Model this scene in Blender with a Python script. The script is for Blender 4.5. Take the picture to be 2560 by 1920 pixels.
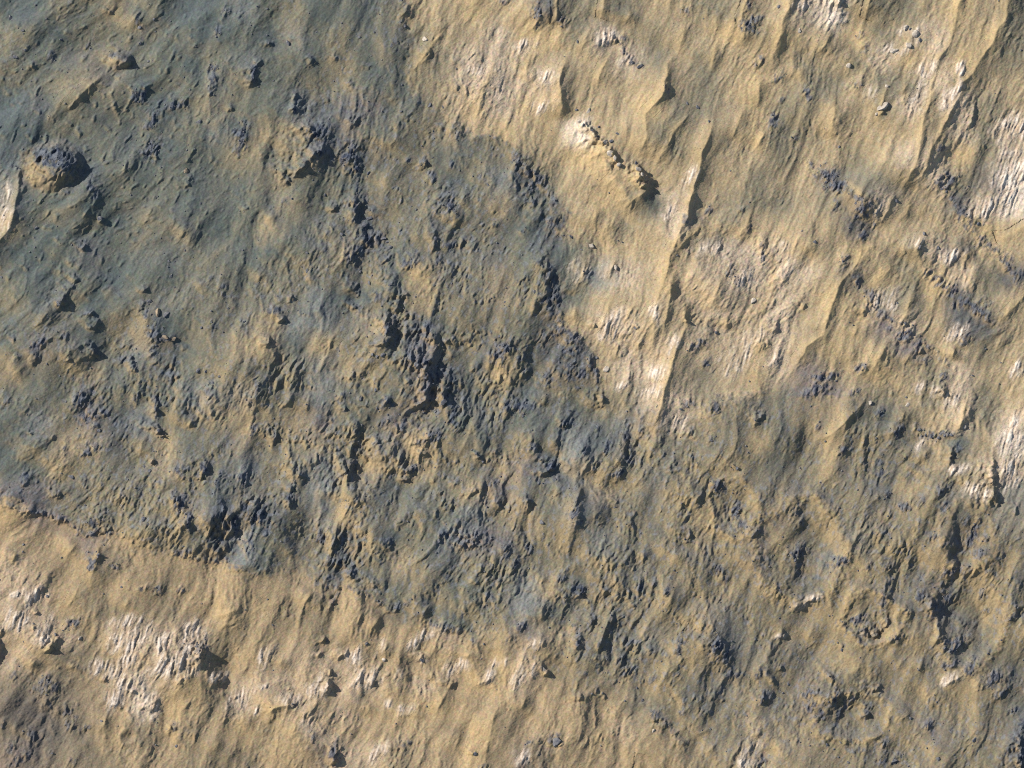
import bpy, math, random
import numpy as np
from mathutils import Vector

# ---------------------------------------------------------------- camera, light, exposure
SC = 0.25                      # metres per survey pixel
W, H = 2560.0, 1920.0          # survey sheet in pixels
scene = bpy.context.scene
for o in list(bpy.data.objects):
    bpy.data.objects.remove(o)

CAM_Z = 4000.0
cam_d = bpy.data.cameras.new('camera')
cam = bpy.data.objects.new('camera', cam_d)
scene.collection.objects.link(cam)
cam.location = (0.0, 0.0, CAM_Z)
cam.rotation_euler = (0.0, 0.0, 0.0)
cam_d.sensor_fit = 'HORIZONTAL'
cam_d.angle = 2 * math.atan((W * SC / 2) / CAM_Z)
cam_d.clip_start = 10.0
cam_d.clip_end = 20000.0
scene.camera = cam

SUN_AZ, SUN_EL = 153.0, 33.5   # azimuth counter-clockwise from +X, elevation
world = bpy.data.worlds.new("World")
scene.world = world
world.use_nodes = True
nt = world.node_tree
sky = nt.nodes.new('ShaderNodeTexSky')
sky.sky_type = 'NISHITA'
sky.sun_disc = False
sky.sun_elevation = math.radians(SUN_EL)
sky.sun_rotation = math.radians((90.0 - SUN_AZ) % 360.0)
bg = nt.nodes['Background']
bg.inputs['Strength'].default_value = 0.088
nt.links.new(sky.outputs['Color'], bg.inputs['Color'])

sun_d = bpy.data.lights.new('sun', 'SUN')
sun_d.energy = 4.6
sun_d.angle = math.radians(0.5)
sun_d.color = (1.0, 0.955, 0.885)
sun = bpy.data.objects.new('sun', sun_d)
scene.collection.objects.link(sun)
sd = Vector((math.cos(math.radians(SUN_AZ)) * math.cos(math.radians(SUN_EL)),
             math.sin(math.radians(SUN_AZ)) * math.cos(math.radians(SUN_EL)),
             math.sin(math.radians(SUN_EL))))
sun.rotation_euler = sd.to_track_quat('Z', 'Y').to_euler()
sun.location = sd * 900

scene.view_settings.view_transform = 'Standard'
scene.view_settings.look = 'None'
scene.view_settings.gamma = 1.0
scene.view_settings.use_curve_mapping = False
scene.view_settings.exposure = 0.62
scene.cycles.use_denoising = False
scene.cycles.filter_width = 1.1

# ---------------------------------------------------------------- survey data
# Ground classes, one letter per 64 x 60 pixel cell of the survey sheet; dark letters take in some shade.
CLASS_TILES = {
(0,0):"bbkgyggbbl kgbkgkgbbg kgktykgbgl gktytbgglk bvgkkgdktg bbkkkkdkld lddkkgdkgy lytdkgkgkg",
(1,0):"gkbbgkttyt blgkgkkttp gggkbgkkpp gkkkggkkpp gldvvgkkyp ytdvgkkkty kkvddkkbgk tggggkkggl",
(2,0):"tdkkkttkkt yykptkttyk ttttpktktt pptttttkty yytttykkty tywttkktty ktyyttkttt dkttyttttk",
(3,0):"tpwkkktytk yttyktptyk tktkpypytk tkktkkpttt kkttkptpkt kktttttpkp kttktppykp ttdkktpkdw",
(0,1):"lgbbgkkgkg ybbggkkkbg bbgvgkkkgg gbggbggkkg ggkbgkkkkk gkkbkkbgkk gvkbkldbky tbktgkdgkk",
(1,1):"ktgkdkkkkt ygkkdkkkkk bgktdgkkkk kkkkkgykkt kklbbgtkkt yllktkdgkk ybykkgvkkd kkltkgvdgy",
(2,1):"gbtykgptkk bdttktpkkt gbgttttkpp gdglptyttp kdgttttytt gdtppttktt kddtppttty gddtpptkty",
(3,1):"ktkdpttdpw tttdttttyt pttytkpdtt pptdykypkd ptytkkydkt pttyvptddt ptyttvttkt pvttytkptt",
(0,2):"gggdggglll blkvdlgkty bgytdkygkt bgykkktkkl vvkkkkkkgk yvvkkkktdd tttvtkkgdl pttkkttttk",
(1,2):"kklgggvdgk ktvgbvkbgk kktkktykbk kklkyktkgt kklkkggktv dkltkkgglk gkkdkbglvv gtkdgtkkkk",
(2,2):"bkgkkppktt bggglvptkk kglbkkkkky vglkkkkkyk kkkyklkgkk tglkkkkykk kkklgkktkv kkkgkkkkkv",
(3,2):"kvvtktkpkt ktykbktpkp gkykkktbtw bkykkktkpp kkkkgykktl vkgktkkbkl ygglkktvdk gdlykktkdt",
(0,3):"pptkttkttt pptkktkttt pppkppppkk ptkktpppkt kkktpwpytp ddktywytkp kdgkyktkty vdkkkttkkk",
(1,3):"ttktkgkggk tkkttbkggk ttktttypkt tppptttyty pptpptptyy yptptyyytt ktptttttyt ttdppkttyt",
(2,3):"lygdkgtktk lgkkkkktkk vytkklkdlk ptkkgkkkdl ptkttkkklk tttttbkkkt ttttptktkp dktttttktp",
(3,3):"kgktkkvggk ktktkkvbgk ytkkyttkgk kktyktklbb kvkgtktytd kvdgktktkb ttkkktvktd tttkdktkgd",
}
# per tile: R = crest lines "height left-width right-width : u,v ..." ; D = dark rock (a few paint slope shade) "u,v,ru,rv"
# P = pale rock "u,v,ru,rv" ; S = single stones "u,v,r"
TILES = {}
TILES[0,0] = dict(R="""14 60 22:540,1000 720,800 830,705 960,600
13 20 5:940,615 1010,580 1080,540 1105,480
7 25 5:1330,1440 1360,1340 1350,1250
6 25 5:2000,980 2020,880
10 25 5:2130,780 2190,700 2200,560
5 20 5:270,610 285,520
6 20 5:1120,780 1150,740
6 20 5:1240,790 1275,735
4 20 6:1650,1110 1640,1040 1600,960
5 60 20:1800,1120 1900,1040 2000,960
7 30 5:1570,1640 1650,1570 1640,1480
5 30 12:980,945 1030,925
5 60 18:380,1150 420,1040 520,900 640,760
4 50 18:170,420 240,310 330,160
6 20 5:940,130 950,80
5 40 14:1080,260 1160,160 1210,80""",
D="450,470,45,60;770,390,40,50;1200,830,75,120;1310,1040,85,110;1280,1290,110,130;1835,690,45,190;2080,1200,80,170;1890,250,35,80;790,1580,40,90;1520,900,110,60;1180,170,50,40;1010,470,90,40;2190,640,30,130;1950,110,30,80;2060,150,30,60",
P="", S="140,490,26;1330,165,24;210,260,25;95,145,25;520,345,18;1215,235,18;1210,365,16;230,430,14;1720,1060,20;1610,1470,30;1340,265,12;1870,320,14;1180,605,10;1290,520,14;400,165,12")
TILES[1,0] = dict(R="""13 60 4:180,1650 300,1550 400,1450 480,1380 560,1310 650,1230
9 45 4:780,1135 830,1090 880,1030 945,960
14 40 6:470,1230 500,1150 440,1060 430,1010
9 25 4:800,1500 870,1450 920,1400
8 20 4:320,1000 340,900 325,770
7 25 5:430,560 490,550 470,460
6 20 5:660,560 690,500 660,430
6 20 5:950,600 980,580 940,530
5 20 4:850,800 810,700 790,640
8 30 5:1440,550 1490,480 1520,400
5 40 12:1150,1300 1210,1200 1215,1130
8 25 4:1430,1480 1460,1420 1410,1360
8 20 4:100,410 130,390 100,350
8 20 4:0,580 40,500
5 30 8:1720,820 1750,620
5 25 8:2080,800 2120,730
5 60 20:1300,680 1400,560 1560,330 1640,120
4 50 18:1080,1640 1180,1400
5 50 16:1880,1080 1960,800 2060,520
4 60 18:200,1300 260,1150""",
D="560,1130,110,120;340,950,40,110;800,1330,80,150;860,1440,70,80;1310,1385,40,30;1440,1400,35,50;1690,1420,25,60;1510,1530,40,80;1930,1520,40,50;560,1320,70,40;2140,20,60,30",
P="1900,600,60,50;2100,780,40,90", S="1255,965,14;1500,900,20;1160,385,12;1610,930,10;965,1480,20;1460,340,25;1285,230,36;515,265,10;885,320,18;280,370,22;120,370,18;2000,1600,14;1520,1130,8")
TILES[2,0] = dict(R="""9 60 20:1080,1370 1150,1200 1160,1000 1220,930 1290,850 1320,780 1310,700 1340,650 1330,560 1390,500 1390,420
7 50 15:1240,1440 1310,1310 1400,1120 1500,1010 1530,880
7 60 20:2090,1330 2150,1200 2212,1100
7 50 16:2110,950 2135,850 2145,720 2180,650
8 40 20:370,260 385,150 390,0
7 30 8:760,200 780,100 800,0
7 40 12:970,230 1010,130 1030,60
9 40 10:390,1040 430,930 410,700 450,540 470,450
6 40 14:720,800 760,660 830,500 880,410
9 20 5:880,400 900,330 870,280
20 55 4:1090,1635 1150,1605 1195,1560 1190,1500
13 34 5:950,1480 890,1370 830,1250 740,1190 650,1080 600,1040
12 30 5:1190,1560 1120,1520 1070,1430 1010,1390
6 60 22:780,1640 900,1520 950,1450
5 50 16:1700,640 1740,480 1790,300
5 50 16:1440,500 1480,300 1530,140
6 40 12:1960,420 2000,300 1990,120 2030,0
5 50 18:1890,1240 1960,1040 2020,900
6 40 14:80,700 150,520 200,400
5 50 18:560,520 640,330 720,180""",
D="210,100,50,120;220,220,40,50;430,180,40,60;970,330,40,50;970,430,30,50;1500,100,40,40;2050,60,40,60;2060,220,110,100;2130,540,40,60;40,1400,50,90;130,1480,60,60;200,1580,70,90;1330,760,30,60",
P="820,320,90,60;120,380,80,60;300,680,80,80;230,930,90,60;600,1040,60,40;1000,530,60,40;1550,1530,70,80", S="1520,905,16;1610,930,22;1700,1060,20;650,960,18;550,950,16;910,1150,14;855,1215,16;750,1100,14;575,365,12;800,1225,46;690,1125,22;740,1180,24;850,1330,26;890,1360,24;930,1430,26;1060,1415,22;1090,1465,26;1120,1515,24;1040,540,16;1110,570,22;600,1055,26;625,1085,22")
TILES[3,0] = dict(R="""9 70 22:0,610 60,480 110,300 140,160 190,60 210,-20
8 60 22:440,520 490,400 550,240
9 40 25:830,200 860,80 890,-10
9 60 22:1130,1659 1200,1560 1270,1440 1310,1300 1320,1150 1340,1000 1390,930 1410,760 1440,680 1480,500 1560,400 1600,300 1620,180 1640,60 1660,-20
11 50 25:1270,1659 1380,1420 1420,1260 1500,1120 1560,990 1640,850 1690,720 1780,620 1840,500 1940,370 1970,260 2040,180 2070,50 2090,-20
5 40 15:1190,930 1180,800 1185,650
7 50 22:440,1210 540,1130 570,950 600,760
10 15 4:950,1010 1010,960 1020,890
6 20 4:1680,1140 1740,1080 1780,980 1790,890 1820,840
13 40 5:590,100 615,40 620,-20
6 15 4:1860,1290 1880,1240
5 15 4:1400,1430 1440,1425
5 40 16:640,700 720,520 760,440
5 50 18:250,700 300,560
5 50 18:880,1120 960,980 1060,660""",
D="650,140,45,110;800,300,35,40;830,410,35,50;340,800,50,110;90,670,60,50;740,730,60,40;40,1040,50,100;230,1190,30,30;110,860,25,30;510,1500,120,90;600,1600,130,60;1540,1570,110,100;1490,1290,60,45",
P="520,80,100,90;1340,600,80,80;2100,1100,130,120;2100,1500,160,160;1650,600,60,50;1600,850,80,120;1300,850,70,100;870,800,50,50;1190,260,50,40;1290,290,40,90;1050,430,60,50;1200,410,50,50;300,50,70,50", S="1190,250,36;1270,280,40;1200,400,36;1310,340,20;700,580,28;1000,920,40;940,990,20;1080,430,34;1030,750,20;620,1270,14;270,270,18;95,70,14;1220,240,20")
TILES[0,1] = dict(R="""16 40 22:0,410 90,310 140,150 158,0 165,-120 200,-280
9 25 5:690,520 730,480 760,450
10 20 5:850,265 890,235
12 30 4:470,1040 510,1010 560,920 610,850 650,780 680,700
6 30 5:210,690 240,660
6 25 5:600,650 660,575
10 25 4:740,1190 850,1150 855,1060
9 25 4:780,1060 800,1030
10 40 4:260,1510 320,1450 365,1410
7 20 4:180,1460 140,1390
7 20 5:120,1300 150,1240
11 30 4:800,1460 820,1400 790,1320 770,1260
9 15 4:810,1430 860,1385
7 20 4:585,1470 590,1420
7 60 20:560,1560 700,1430 770,1340
7 20 4:1060,1380 1110,1370 1100,1310 1060,1240
12 20 4:1190,1570 1160,1490 1140,1430 1140,1390
9 25 5:1230,1130 1240,1000 1265,930
8 20 4:1200,880 1280,810
5 50 15:890,910 960,850 1000,800
5 20 6:970,790 980,690
5 20 4:1040,920 1055,870
6 60 20:1540,410 1620,330 1680,290
5 15 4:2080,175 2150,130
6 20 5:1580,1380 1620,1320
9 20 5:1460,1650 1480,1560
6 20 4:1550,1620 1530,1570
4 60 22:1220,330 1280,200 1340,60
5 60 20:290,1200 420,1050 470,960
5 60 22:90,1600 240,1500
4 60 20:620,980 760,850 860,760
4 60 20:1080,560 1220,420 1360,260
4 70 22:1700,700 1880,520 2060,330
5 40 14:1700,850 1760,760""",
D="700,460,55,45;1330,1200,60,160;1320,1400,45,60;1430,1270,100,40;740,1050,60,40;600,1070,30,30;330,1320,70,80;830,50,30,70;570,10,90,20;1840,1150,40,50;1810,760,30,40;1270,1050,25,90;1920,840,35,80;560,1240,60,40;1070,1440,60,40",
P="40,150,70,190", S="1280,935,34;1360,1035,36;1440,1065,36;1510,1280,26;1745,1165,22;1710,1540,24;1770,1540,18;1850,1640,28;1905,1590,16;1580,1000,14;1480,730,12;10,730,20;320,310,15;315,470,14;1590,495,20;1505,590,16;1460,600,12;1735,95,10;1520,830,10;1440,1270,24;1380,1280,24;870,235,26;510,960,30;1835,1130,16;1970,1000,12;420,1490,8;1130,1420,20")
TILES[1,1] = dict(R="""12 20 4:680,180 695,120 680,70
10 20 4:850,290 860,190 850,30
13 25 4:960,560 980,460 985,360
9 30 5:1080,630 1130,570 1190,520
8 30 5:1520,540 1550,450 1610,380 1640,310
6 20 4:1790,500 1795,400 1785,340
11 30 4:880,930 890,850 870,800 920,760
10 15 4:810,1030 850,1010 870,970
13 30 5:1200,1040 1230,960 1260,900 1340,850
11 40 5:1070,1250 1140,1200 1180,1150 1200,1060
12 20 4:950,1320 1050,1330 1150,1290 1200,1230
10 25 4:190,1130 240,1090 260,1040
11 30 4:80,1360 125,1300 120,1220
8 20 4:300,970 310,930 290,880
10 20 4:850,1640 840,1560 820,1500
8 20 4:890,1600 940,1550
12 60 6:1430,1650 1470,1540 1500,1460 1540,1390
6 20 5:1360,1180 1380,1110
8 20 4:1500,1320 1520,1250 1560,1200
8 20 4:1650,1310 1660,1260
8 25 5:1510,1190 1520,1130
6 30 8:1860,1320 1850,1220
7 60 15:1360,750 1450,680 1530,590
7 50 15:520,1640 600,1400 700,1200 760,1060
6 40 20:60,260 140,220 190,190
5 50 16:1700,1180 1790,960 1880,800
5 50 16:2040,1000 2110,800 2180,560
5 60 20:330,700 480,560 600,480
5 60 20:0,780 100,680
5 60 18:560,430 640,300
6 40 12:1700,300 1760,120""",
D="1340,1430,70,90;1440,1480,80,70;2120,1380,100,130;1550,1600,80,80;860,90,50,80;1080,370,50,60;960,400,40,70;930,280,25,50;1050,900,70,60;1130,1180,60,70;1330,600,70,80;1680,450,60,40;1580,600,50,60;1680,120,60,100;1580,70,30,60;820,540,70,80;230,90,30,40;1490,1150,40,80;2050,290,40,40;900,1000,60,40;1470,1600,40,60;150,1030,90,40",  # one ellipse darkens the ground where a crest's black shadow lies
P="", S="930,280,26;980,225,26;905,680,20;445,680,22;450,525,14;1095,390,26;1130,425,20;1165,490,26;1155,795,14;975,780,18;1180,400,14;1075,630,14;1560,410,18;1015,1415,16;1055,1415,14;1095,1400,20;1185,1420,12;185,895,14;730,355,26;2105,1245,16;600,30,18;310,50,18;1540,810,12;1690,800,18;2140,950,10")
TILES[2,1] = dict(R="""9 50 12:480,900 560,830 620,720 640,600 650,520 620,470
9 40 10:820,790 850,700 880,610 900,540
6 30 8:1420,540 1470,450 1560,370 1650,290 1700,250
8 50 14:1700,1050 1740,940 1800,780 1860,680
5 40 10:880,1450 940,1300
9 40 5:2100,1400 2180,1330 2230,1280
10 15 4:1490,1130 1530,1100
7 15 4:1760,1240 1775,1200
6 15 4:1060,1190 1080,1160
6 15 4:700,1180 715,1120
7 60 25:690,330 720,180 740,90
7 60 25:790,450 840,330 900,200
6 50 20:900,100 1000,60 1060,30
5 40 12:960,1160 1050,1000 1090,920
5 40 12:1060,1400 1110,1280 1140,1240
6 40 12:520,1150 560,960
5 40 12:760,1250 830,1000 900,860
6 40 10:1830,1200 1880,1050
6 50 16:1560,160 1540,60 1550,-30
5 40 14:1950,400 2040,260 2090,120""",
D="370,90,50,60;360,250,50,60;310,720,40,110;365,900,40,60;400,1190,60,70;520,1270,60,60;500,1540,60,90;600,1580,70,80;90,1430,40,90;120,1550,30,40;300,1600,40,90;220,610,30,30;170,80,60,50;100,330,40,30;80,760,50,40;280,940,40,40;1690,170,40,80;1500,260,40,60;1870,690,50,70;2060,320,30,50;1930,770,40,50;1600,1310,80,60;1680,1470,40,60;2160,550,25,100;1975,155,25,20;2150,430,25,40;170,480,30,50;660,700,35,60;470,1390,70,60",
P="820,670,60,50;1720,480,90,70;1380,1310,60,80;1380,160,60,80;2000,760,100,90;2080,1280,100,80;1950,1450,120,120;560,680,60,90;1250,1050,50,110;870,1150,90,130;1250,1560,70,80", S="690,460,26;505,385,20;1420,540,14;900,650,20;2085,940,20;1770,1220,24;1065,1180,24;720,1420,22;805,1530,24;1690,1500,20;610,500,14;450,375,8;190,870,14")
TILES[3,1] = dict(R="""9 60 22:150,1620 290,1420 330,1330 480,1240 520,1080 560,950 610,820 700,680 780,600 820,500 940,470 1000,390
9 50 18:950,340 1000,210 1060,90 1130,0
7 50 20:1100,270 1200,180 1230,80 1270,0
6 50 20:1300,240 1350,150 1400,50
9 50 18:1310,660 1315,560 1295,490 1350,370 1390,260
8 40 18:1100,1190 1180,1080 1240,890 1260,800
9 50 22:860,1640 950,1440 1010,1320 1050,1240
9 50 22:1590,1450 1620,1330
7 60 20:1640,600 1740,540 1800,490
5 80 25:1900,400 2060,380 2212,300
9 30 8:800,1100 840,1020 850,960
7 40 8:250,1070 300,1000 330,880
8 20 5:40,1260 60,1160 70,1080
8 15 4:1150,1170 1190,1120
8 20 5:1290,1440 1310,1390 1330,1330
5 50 18:340,560 420,360
5 60 20:860,860 960,740 1100,620
6 50 20:730,1280 780,1120
5 60 22:1900,1200 2050,1080 2212,900
6 50 18:1180,1500 1240,1380""",
D="830,160,100,120;580,100,30,80;620,0,60,20;830,350,50,70;660,590,45,80;770,770,20,60;890,910,70,80;1680,180,50,80;1740,270,50,50;1840,430,60,60;1960,500,25,30;2080,600,60,60;2160,720,50,70;1400,700,60,50;1480,790,50,40;1600,860,60,90;1680,960,90,40;1860,1020,70,70;1900,1090,30,40;1830,940,50,30;800,1520,60,60;730,1410,15,40;1180,1240,90,70;1290,1340,50,80;1360,1460,50,40;1510,1600,50,50;1700,1280,60,60;70,1470,25,50;480,1600,150,50;1050,1170,30,40;1220,1200,25,30;960,1060,50,40",
P="970,140,40,50;1900,130,100,90;2080,80,90,100;1250,430,70,50;1600,550,80,50;110,470,30,40;160,680,50,70;1000,950,120,100;80,1400,60,80;1640,1200,80,60;2150,1550,60,60", S="1820,270,22;1095,75,20;1350,355,16;1310,470,14;1470,490,24;395,430,16;285,345,12;1120,970,14;1175,1130,18;1765,1590,16;1875,1365,10;2010,1480,10;1630,490,12")
TILES[0,2] = dict(R="""8 20 4:170,1060 190,970 200,900
7 20 4:470,490 455,430
14 40 4:1290,430 1370,440 1370,390 1340,340
10 20 4:1350,300 1360,150 1320,40
8 60 20:1180,620 1230,510 1300,430
11 40 4:1570,1080 1550,1020 1520,960 1490,910
9 20 4:1740,830 1770,760 1800,660
7 30 5:1560,840 1610,790
7 60 15:1620,400 1680,260
9 40 5:760,1310 860,1270 940,1250 960,1200 1000,1130
6 20 4:1070,1010 1090,980
6 20 4:270,450 285,400
6 20 5:720,920 750,780
7 40 15:1900,1500 1960,1400 1950,1330
10 20 4:2130,200 2200,120
6 20 4:1290,690 1340,650
9 30 5:700,640 740,590 740,540
7 30 8:430,1010 540,930
6 14 6:0,1050 100,1062 200,1092 330,1122 480,1172 600,1202
6 40 14:420,740 500,600 540,540
5 60 20:950,1050 1130,900 1260,780
8 30 5:1590,1270 1640,1210
8 25 5:2000,1330 1990,1240 2000,1170
6 40 14:1820,1500 1900,1440
6 40 12:90,1560 160,1440
6 40 14:560,1500 680,1360""",
D="690,110,80,80;750,290,110,70;900,250,45,40;820,360,30,30;790,560,75,70;1350,180,20,160;1480,120,40,40;1170,130,35,70;50,180,35,50;210,830,45,90;560,540,20,80;1580,1020,60,110;1640,1130,70,90;1610,1220,50,50;2050,1190,60,80;2130,1100,60,90;2170,1350,50,100;2110,790,60,100;2190,370,30,100;1550,740,70,70;1760,730,40,90;1600,1450,100,40;800,1530,60,120;850,1480,40,40;1000,1560,60,50;690,1260,40,60;780,1190,120,40;540,1150,80,30;350,1110,80,20;930,1330,30,70;700,440,50,35;1800,40,40,80",
P="", S="860,400,24;620,800,18;1110,825,8;740,1045,14;1365,395,30;1240,1170,20;1280,1215,16;1395,605,14;1310,660,24;570,160,12;240,260,10;850,1480,20;1240,720,16;1290,760,16;210,1390,12;195,1450,10;1500,1400,14;1600,1400,12")
TILES[1,2] = dict(R="""13 30 4:1130,200 1140,130 1110,90
9 20 4:940,210 940,170
9 25 4:730,240 770,210 790,190
8 25 4:820,480 850,440 880,370 870,300
12 40 5:1010,600 1040,520 1070,440
14 40 5:1330,190 1400,175 1470,130 1510,40
9 30 5:1290,530 1440,500 1510,470 1550,380
9 30 5:1350,640 1450,610 1540,560
12 30 4:1210,835 1320,820 1350,790
10 20 5:1320,790 1310,740 1340,690
8 20 5:1690,900 1730,850 1710,760
7 40 8:1500,980 1600,930 1670,900
10 40 6:680,810 760,770 830,680 890,640
8 20 5:360,830 375,740
9 25 5:270,1100 290,1000 290,900 350,880
9 20 4:155,530 165,450 130,390 80,330
9 20 5:1970,700 1950,650 1900,590 1850,560
6 30 5:2050,650 2080,560
7 30 8:1910,950 1890,880
8 20 5:2100,1090 2120,1020
8 60 15:860,1340 920,1240 1040,1160
9 20 4:820,1640 850,1570
10 40 5:1130,1490 1190,1490 1210,1420
9 30 6:1680,1390 1830,1380 1980,1390 2000,1350
8 30 6:2150,1480 2170,1420 2120,1350
8 15 4:1560,1360 1600,1310 1660,1275
9 40 10:430,270 450,160 470,60
6 50 14:490,1200 520,1000 540,760
5 50 16:700,1020 720,900
6 40 10:880,1060 900,900
5 50 16:1180,750 1260,620
6 50 14:1740,1100 1880,900 2000,700
6 60 18:1360,1180 1460,1060
5 50 16:180,740 220,620
6 40 12:230,1500 360,1400""",
D="1120,140,45,60;1480,30,60,40;1610,150,45,45;1560,240,40,40;1700,280,60,90;1740,370,50,60;1540,460,70,100;1370,730,60,60;1600,800,40,50;1240,380,60,40;1100,340,60,40;290,960,40,120;2050,860,60,40;560,1310,50,70;690,1540,90,40;840,1600,50,60;1140,1360,60,50;1640,1300,60,50;1770,1290,60,50;1880,1320,60,60;2030,1340,50,40;2160,1450,50,100;80,1290,50,80;20,1130,60,100;1060,220,60,30;2160,200,60,60;740,130,40,60;10,60,30,60",
P="", S="1035,45,18;1630,160,26;1560,240,18;900,130,20;1460,250,16;1280,300,16;1560,290,12;1040,205,14;1585,1360,20;400,1320,8;1650,1210,18;1900,600,16;1870,560,14;1950,660,14;1240,260,12")
TILES[2,2] = dict(R="""12 30 4:750,235 790,180 790,130 775,30
9 20 4:390,380 430,350 500,360
10 30 4:220,800 300,770 360,730 340,670 300,620
8 20 5:130,1130 150,1050 120,970 90,920
12 40 8:500,1130 550,1040 590,920 640,850
10 60 18:770,930 840,800 900,700 960,560 970,440 970,280
8 50 10:1020,950 1100,830 1140,740 1160,600
8 40 8:860,1090 900,1000 960,930
6 40 8:1390,1000 1440,920 1430,830 1440,740
8 40 20:1520,1090 1580,1020 1630,960 1700,940
9 60 22:1770,800 1850,680 1920,580 1950,470 1940,350 1910,250
8 30 8:2080,390 2130,310 2212,230
8 40 8:1950,1330 1980,1260 2000,1200
9 30 6:1470,1400 1530,1310 1570,1220
8 15 4:1930,740 1950,700
9 20 5:70,1550 130,1460 160,1350
8 20 4:900,690 950,660
5 20 5:1540,760 1550,640 1550,550
7 30 8:1530,480 1540,350
6 50 14:700,1250 720,1100 710,950
6 40 10:620,820 650,700 640,560
6 50 16:1240,1500 1330,1350 1400,1290
5 50 16:1410,1560 1480,1400
6 40 12:360,600 400,420
5 50 14:260,200 300,60
6 40 12:520,1650 560,1500
5 40 14:780,1600 860,1440
6 50 16:1780,1340 1830,1220
7 40 14:2040,1620 2120,1440""",
D="80,200,110,90;20,130,40,60;460,340,60,40;30,570,40,60;170,540,40,60;330,700,50,70;380,830,25,20;550,1080,60,120;830,540,40,90;990,420,40,150;1780,880,90,70;1920,1080,60,110;1960,1210,60,60;1750,200,60,90;1510,170,60,40;1110,400,40,40;1110,300,30,40;1710,480,35,30;560,30,25,25;150,1400,30,90;20,1560,25,60;470,1610,30,40;1800,1600,50,60;620,560,40,100;1000,620,50,80;930,760,70,80;740,400,50,60;2110,1290,40,40;560,1210,60,50",
P="1350,310,80,40;1440,340,60,50;1180,60,90,70;920,20,60,40", S="495,220,18;1255,185,12;1510,190,16;1450,210,12;1110,1285,16;260,1200,24;570,30,16;1710,480,18;1755,450,12;380,830,16;1940,720,18;880,1060,14")
TILES[3,2] = dict(R="""14 40 4:1440,130 1500,110 1530,50 1540,-20
10 60 18:400,560 420,490 560,420 640,360 720,260 800,190 850,120 860,40
8 60 10:1080,500 1090,400 1060,300
8 30 5:1300,480 1310,400 1270,370
9 40 10:1620,440 1680,290 1720,180 1650,90
10 20 5:1550,720 1580,640 1600,560 1640,520
8 40 15:1340,720 1360,600 1400,540
12 50 5:2000,1110 1960,960 1930,800 1940,690 1935,600
7 20 5:2130,1160 2160,1060 2190,1000
8 50 20:150,1280 200,1130 240,950 290,830
7 40 18:700,1560 720,1400 780,1290 820,1180 880,1050 960,960 1040,880
7 60 20:1000,1480 1080,1380 1140,1280
8 60 22:1510,1650 1600,1570 1650,1530
6 15 4:1860,1400 1880,1300
8 20 5:1040,1620 1060,1580
5 50 16:80,960 180,820 270,690
6 50 18:1280,800 1330,720
5 50 18:440,1150 580,1060
6 40 14:1140,380 1170,280 1190,180
6 60 18:1560,140 1600,60
5 50 18:1360,1540 1420,1390 1460,1370
6 50 14:1700,900 1760,760""",
D="1120,400,50,110;1450,440,160,40;1640,560,40,80;650,570,50,60;970,660,30,60;960,260,60,60;430,370,20,50;240,1090,30,40;280,1200,25,30;260,1450,110,80;1310,1020,60,50;1520,1060,40,60;1180,1070,60,60;1440,1320,60,40;1520,1390,50,30;1780,1300,80,120;1820,1460,70,60;1700,1180,50,60;1040,1590,40,40;1050,1130,20,50;1030,950,20,40;2020,1480,30,30;870,1570,20,40;460,30,100,50;740,70,60,40;600,1530,120,60;1600,1620,120,50;980,780,80,60;340,80,60,50;1520,900,70,60",
P="2090,500,90,120;2080,750,100,160;1650,740,80,40;1750,900,50,50;1860,950,50,60;1600,120,50,60;1340,520,50,40;1320,20,60,40;1470,60,60,40;2150,300,50,70", S="875,165,20;1190,110,14;1200,170,20;1700,365,26;1745,400,12;1310,400,20;1360,440,22;1410,455,24;1470,470,22;1520,440,20;1590,440,16;430,370,12;1050,950,14;1010,1000,12")
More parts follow.
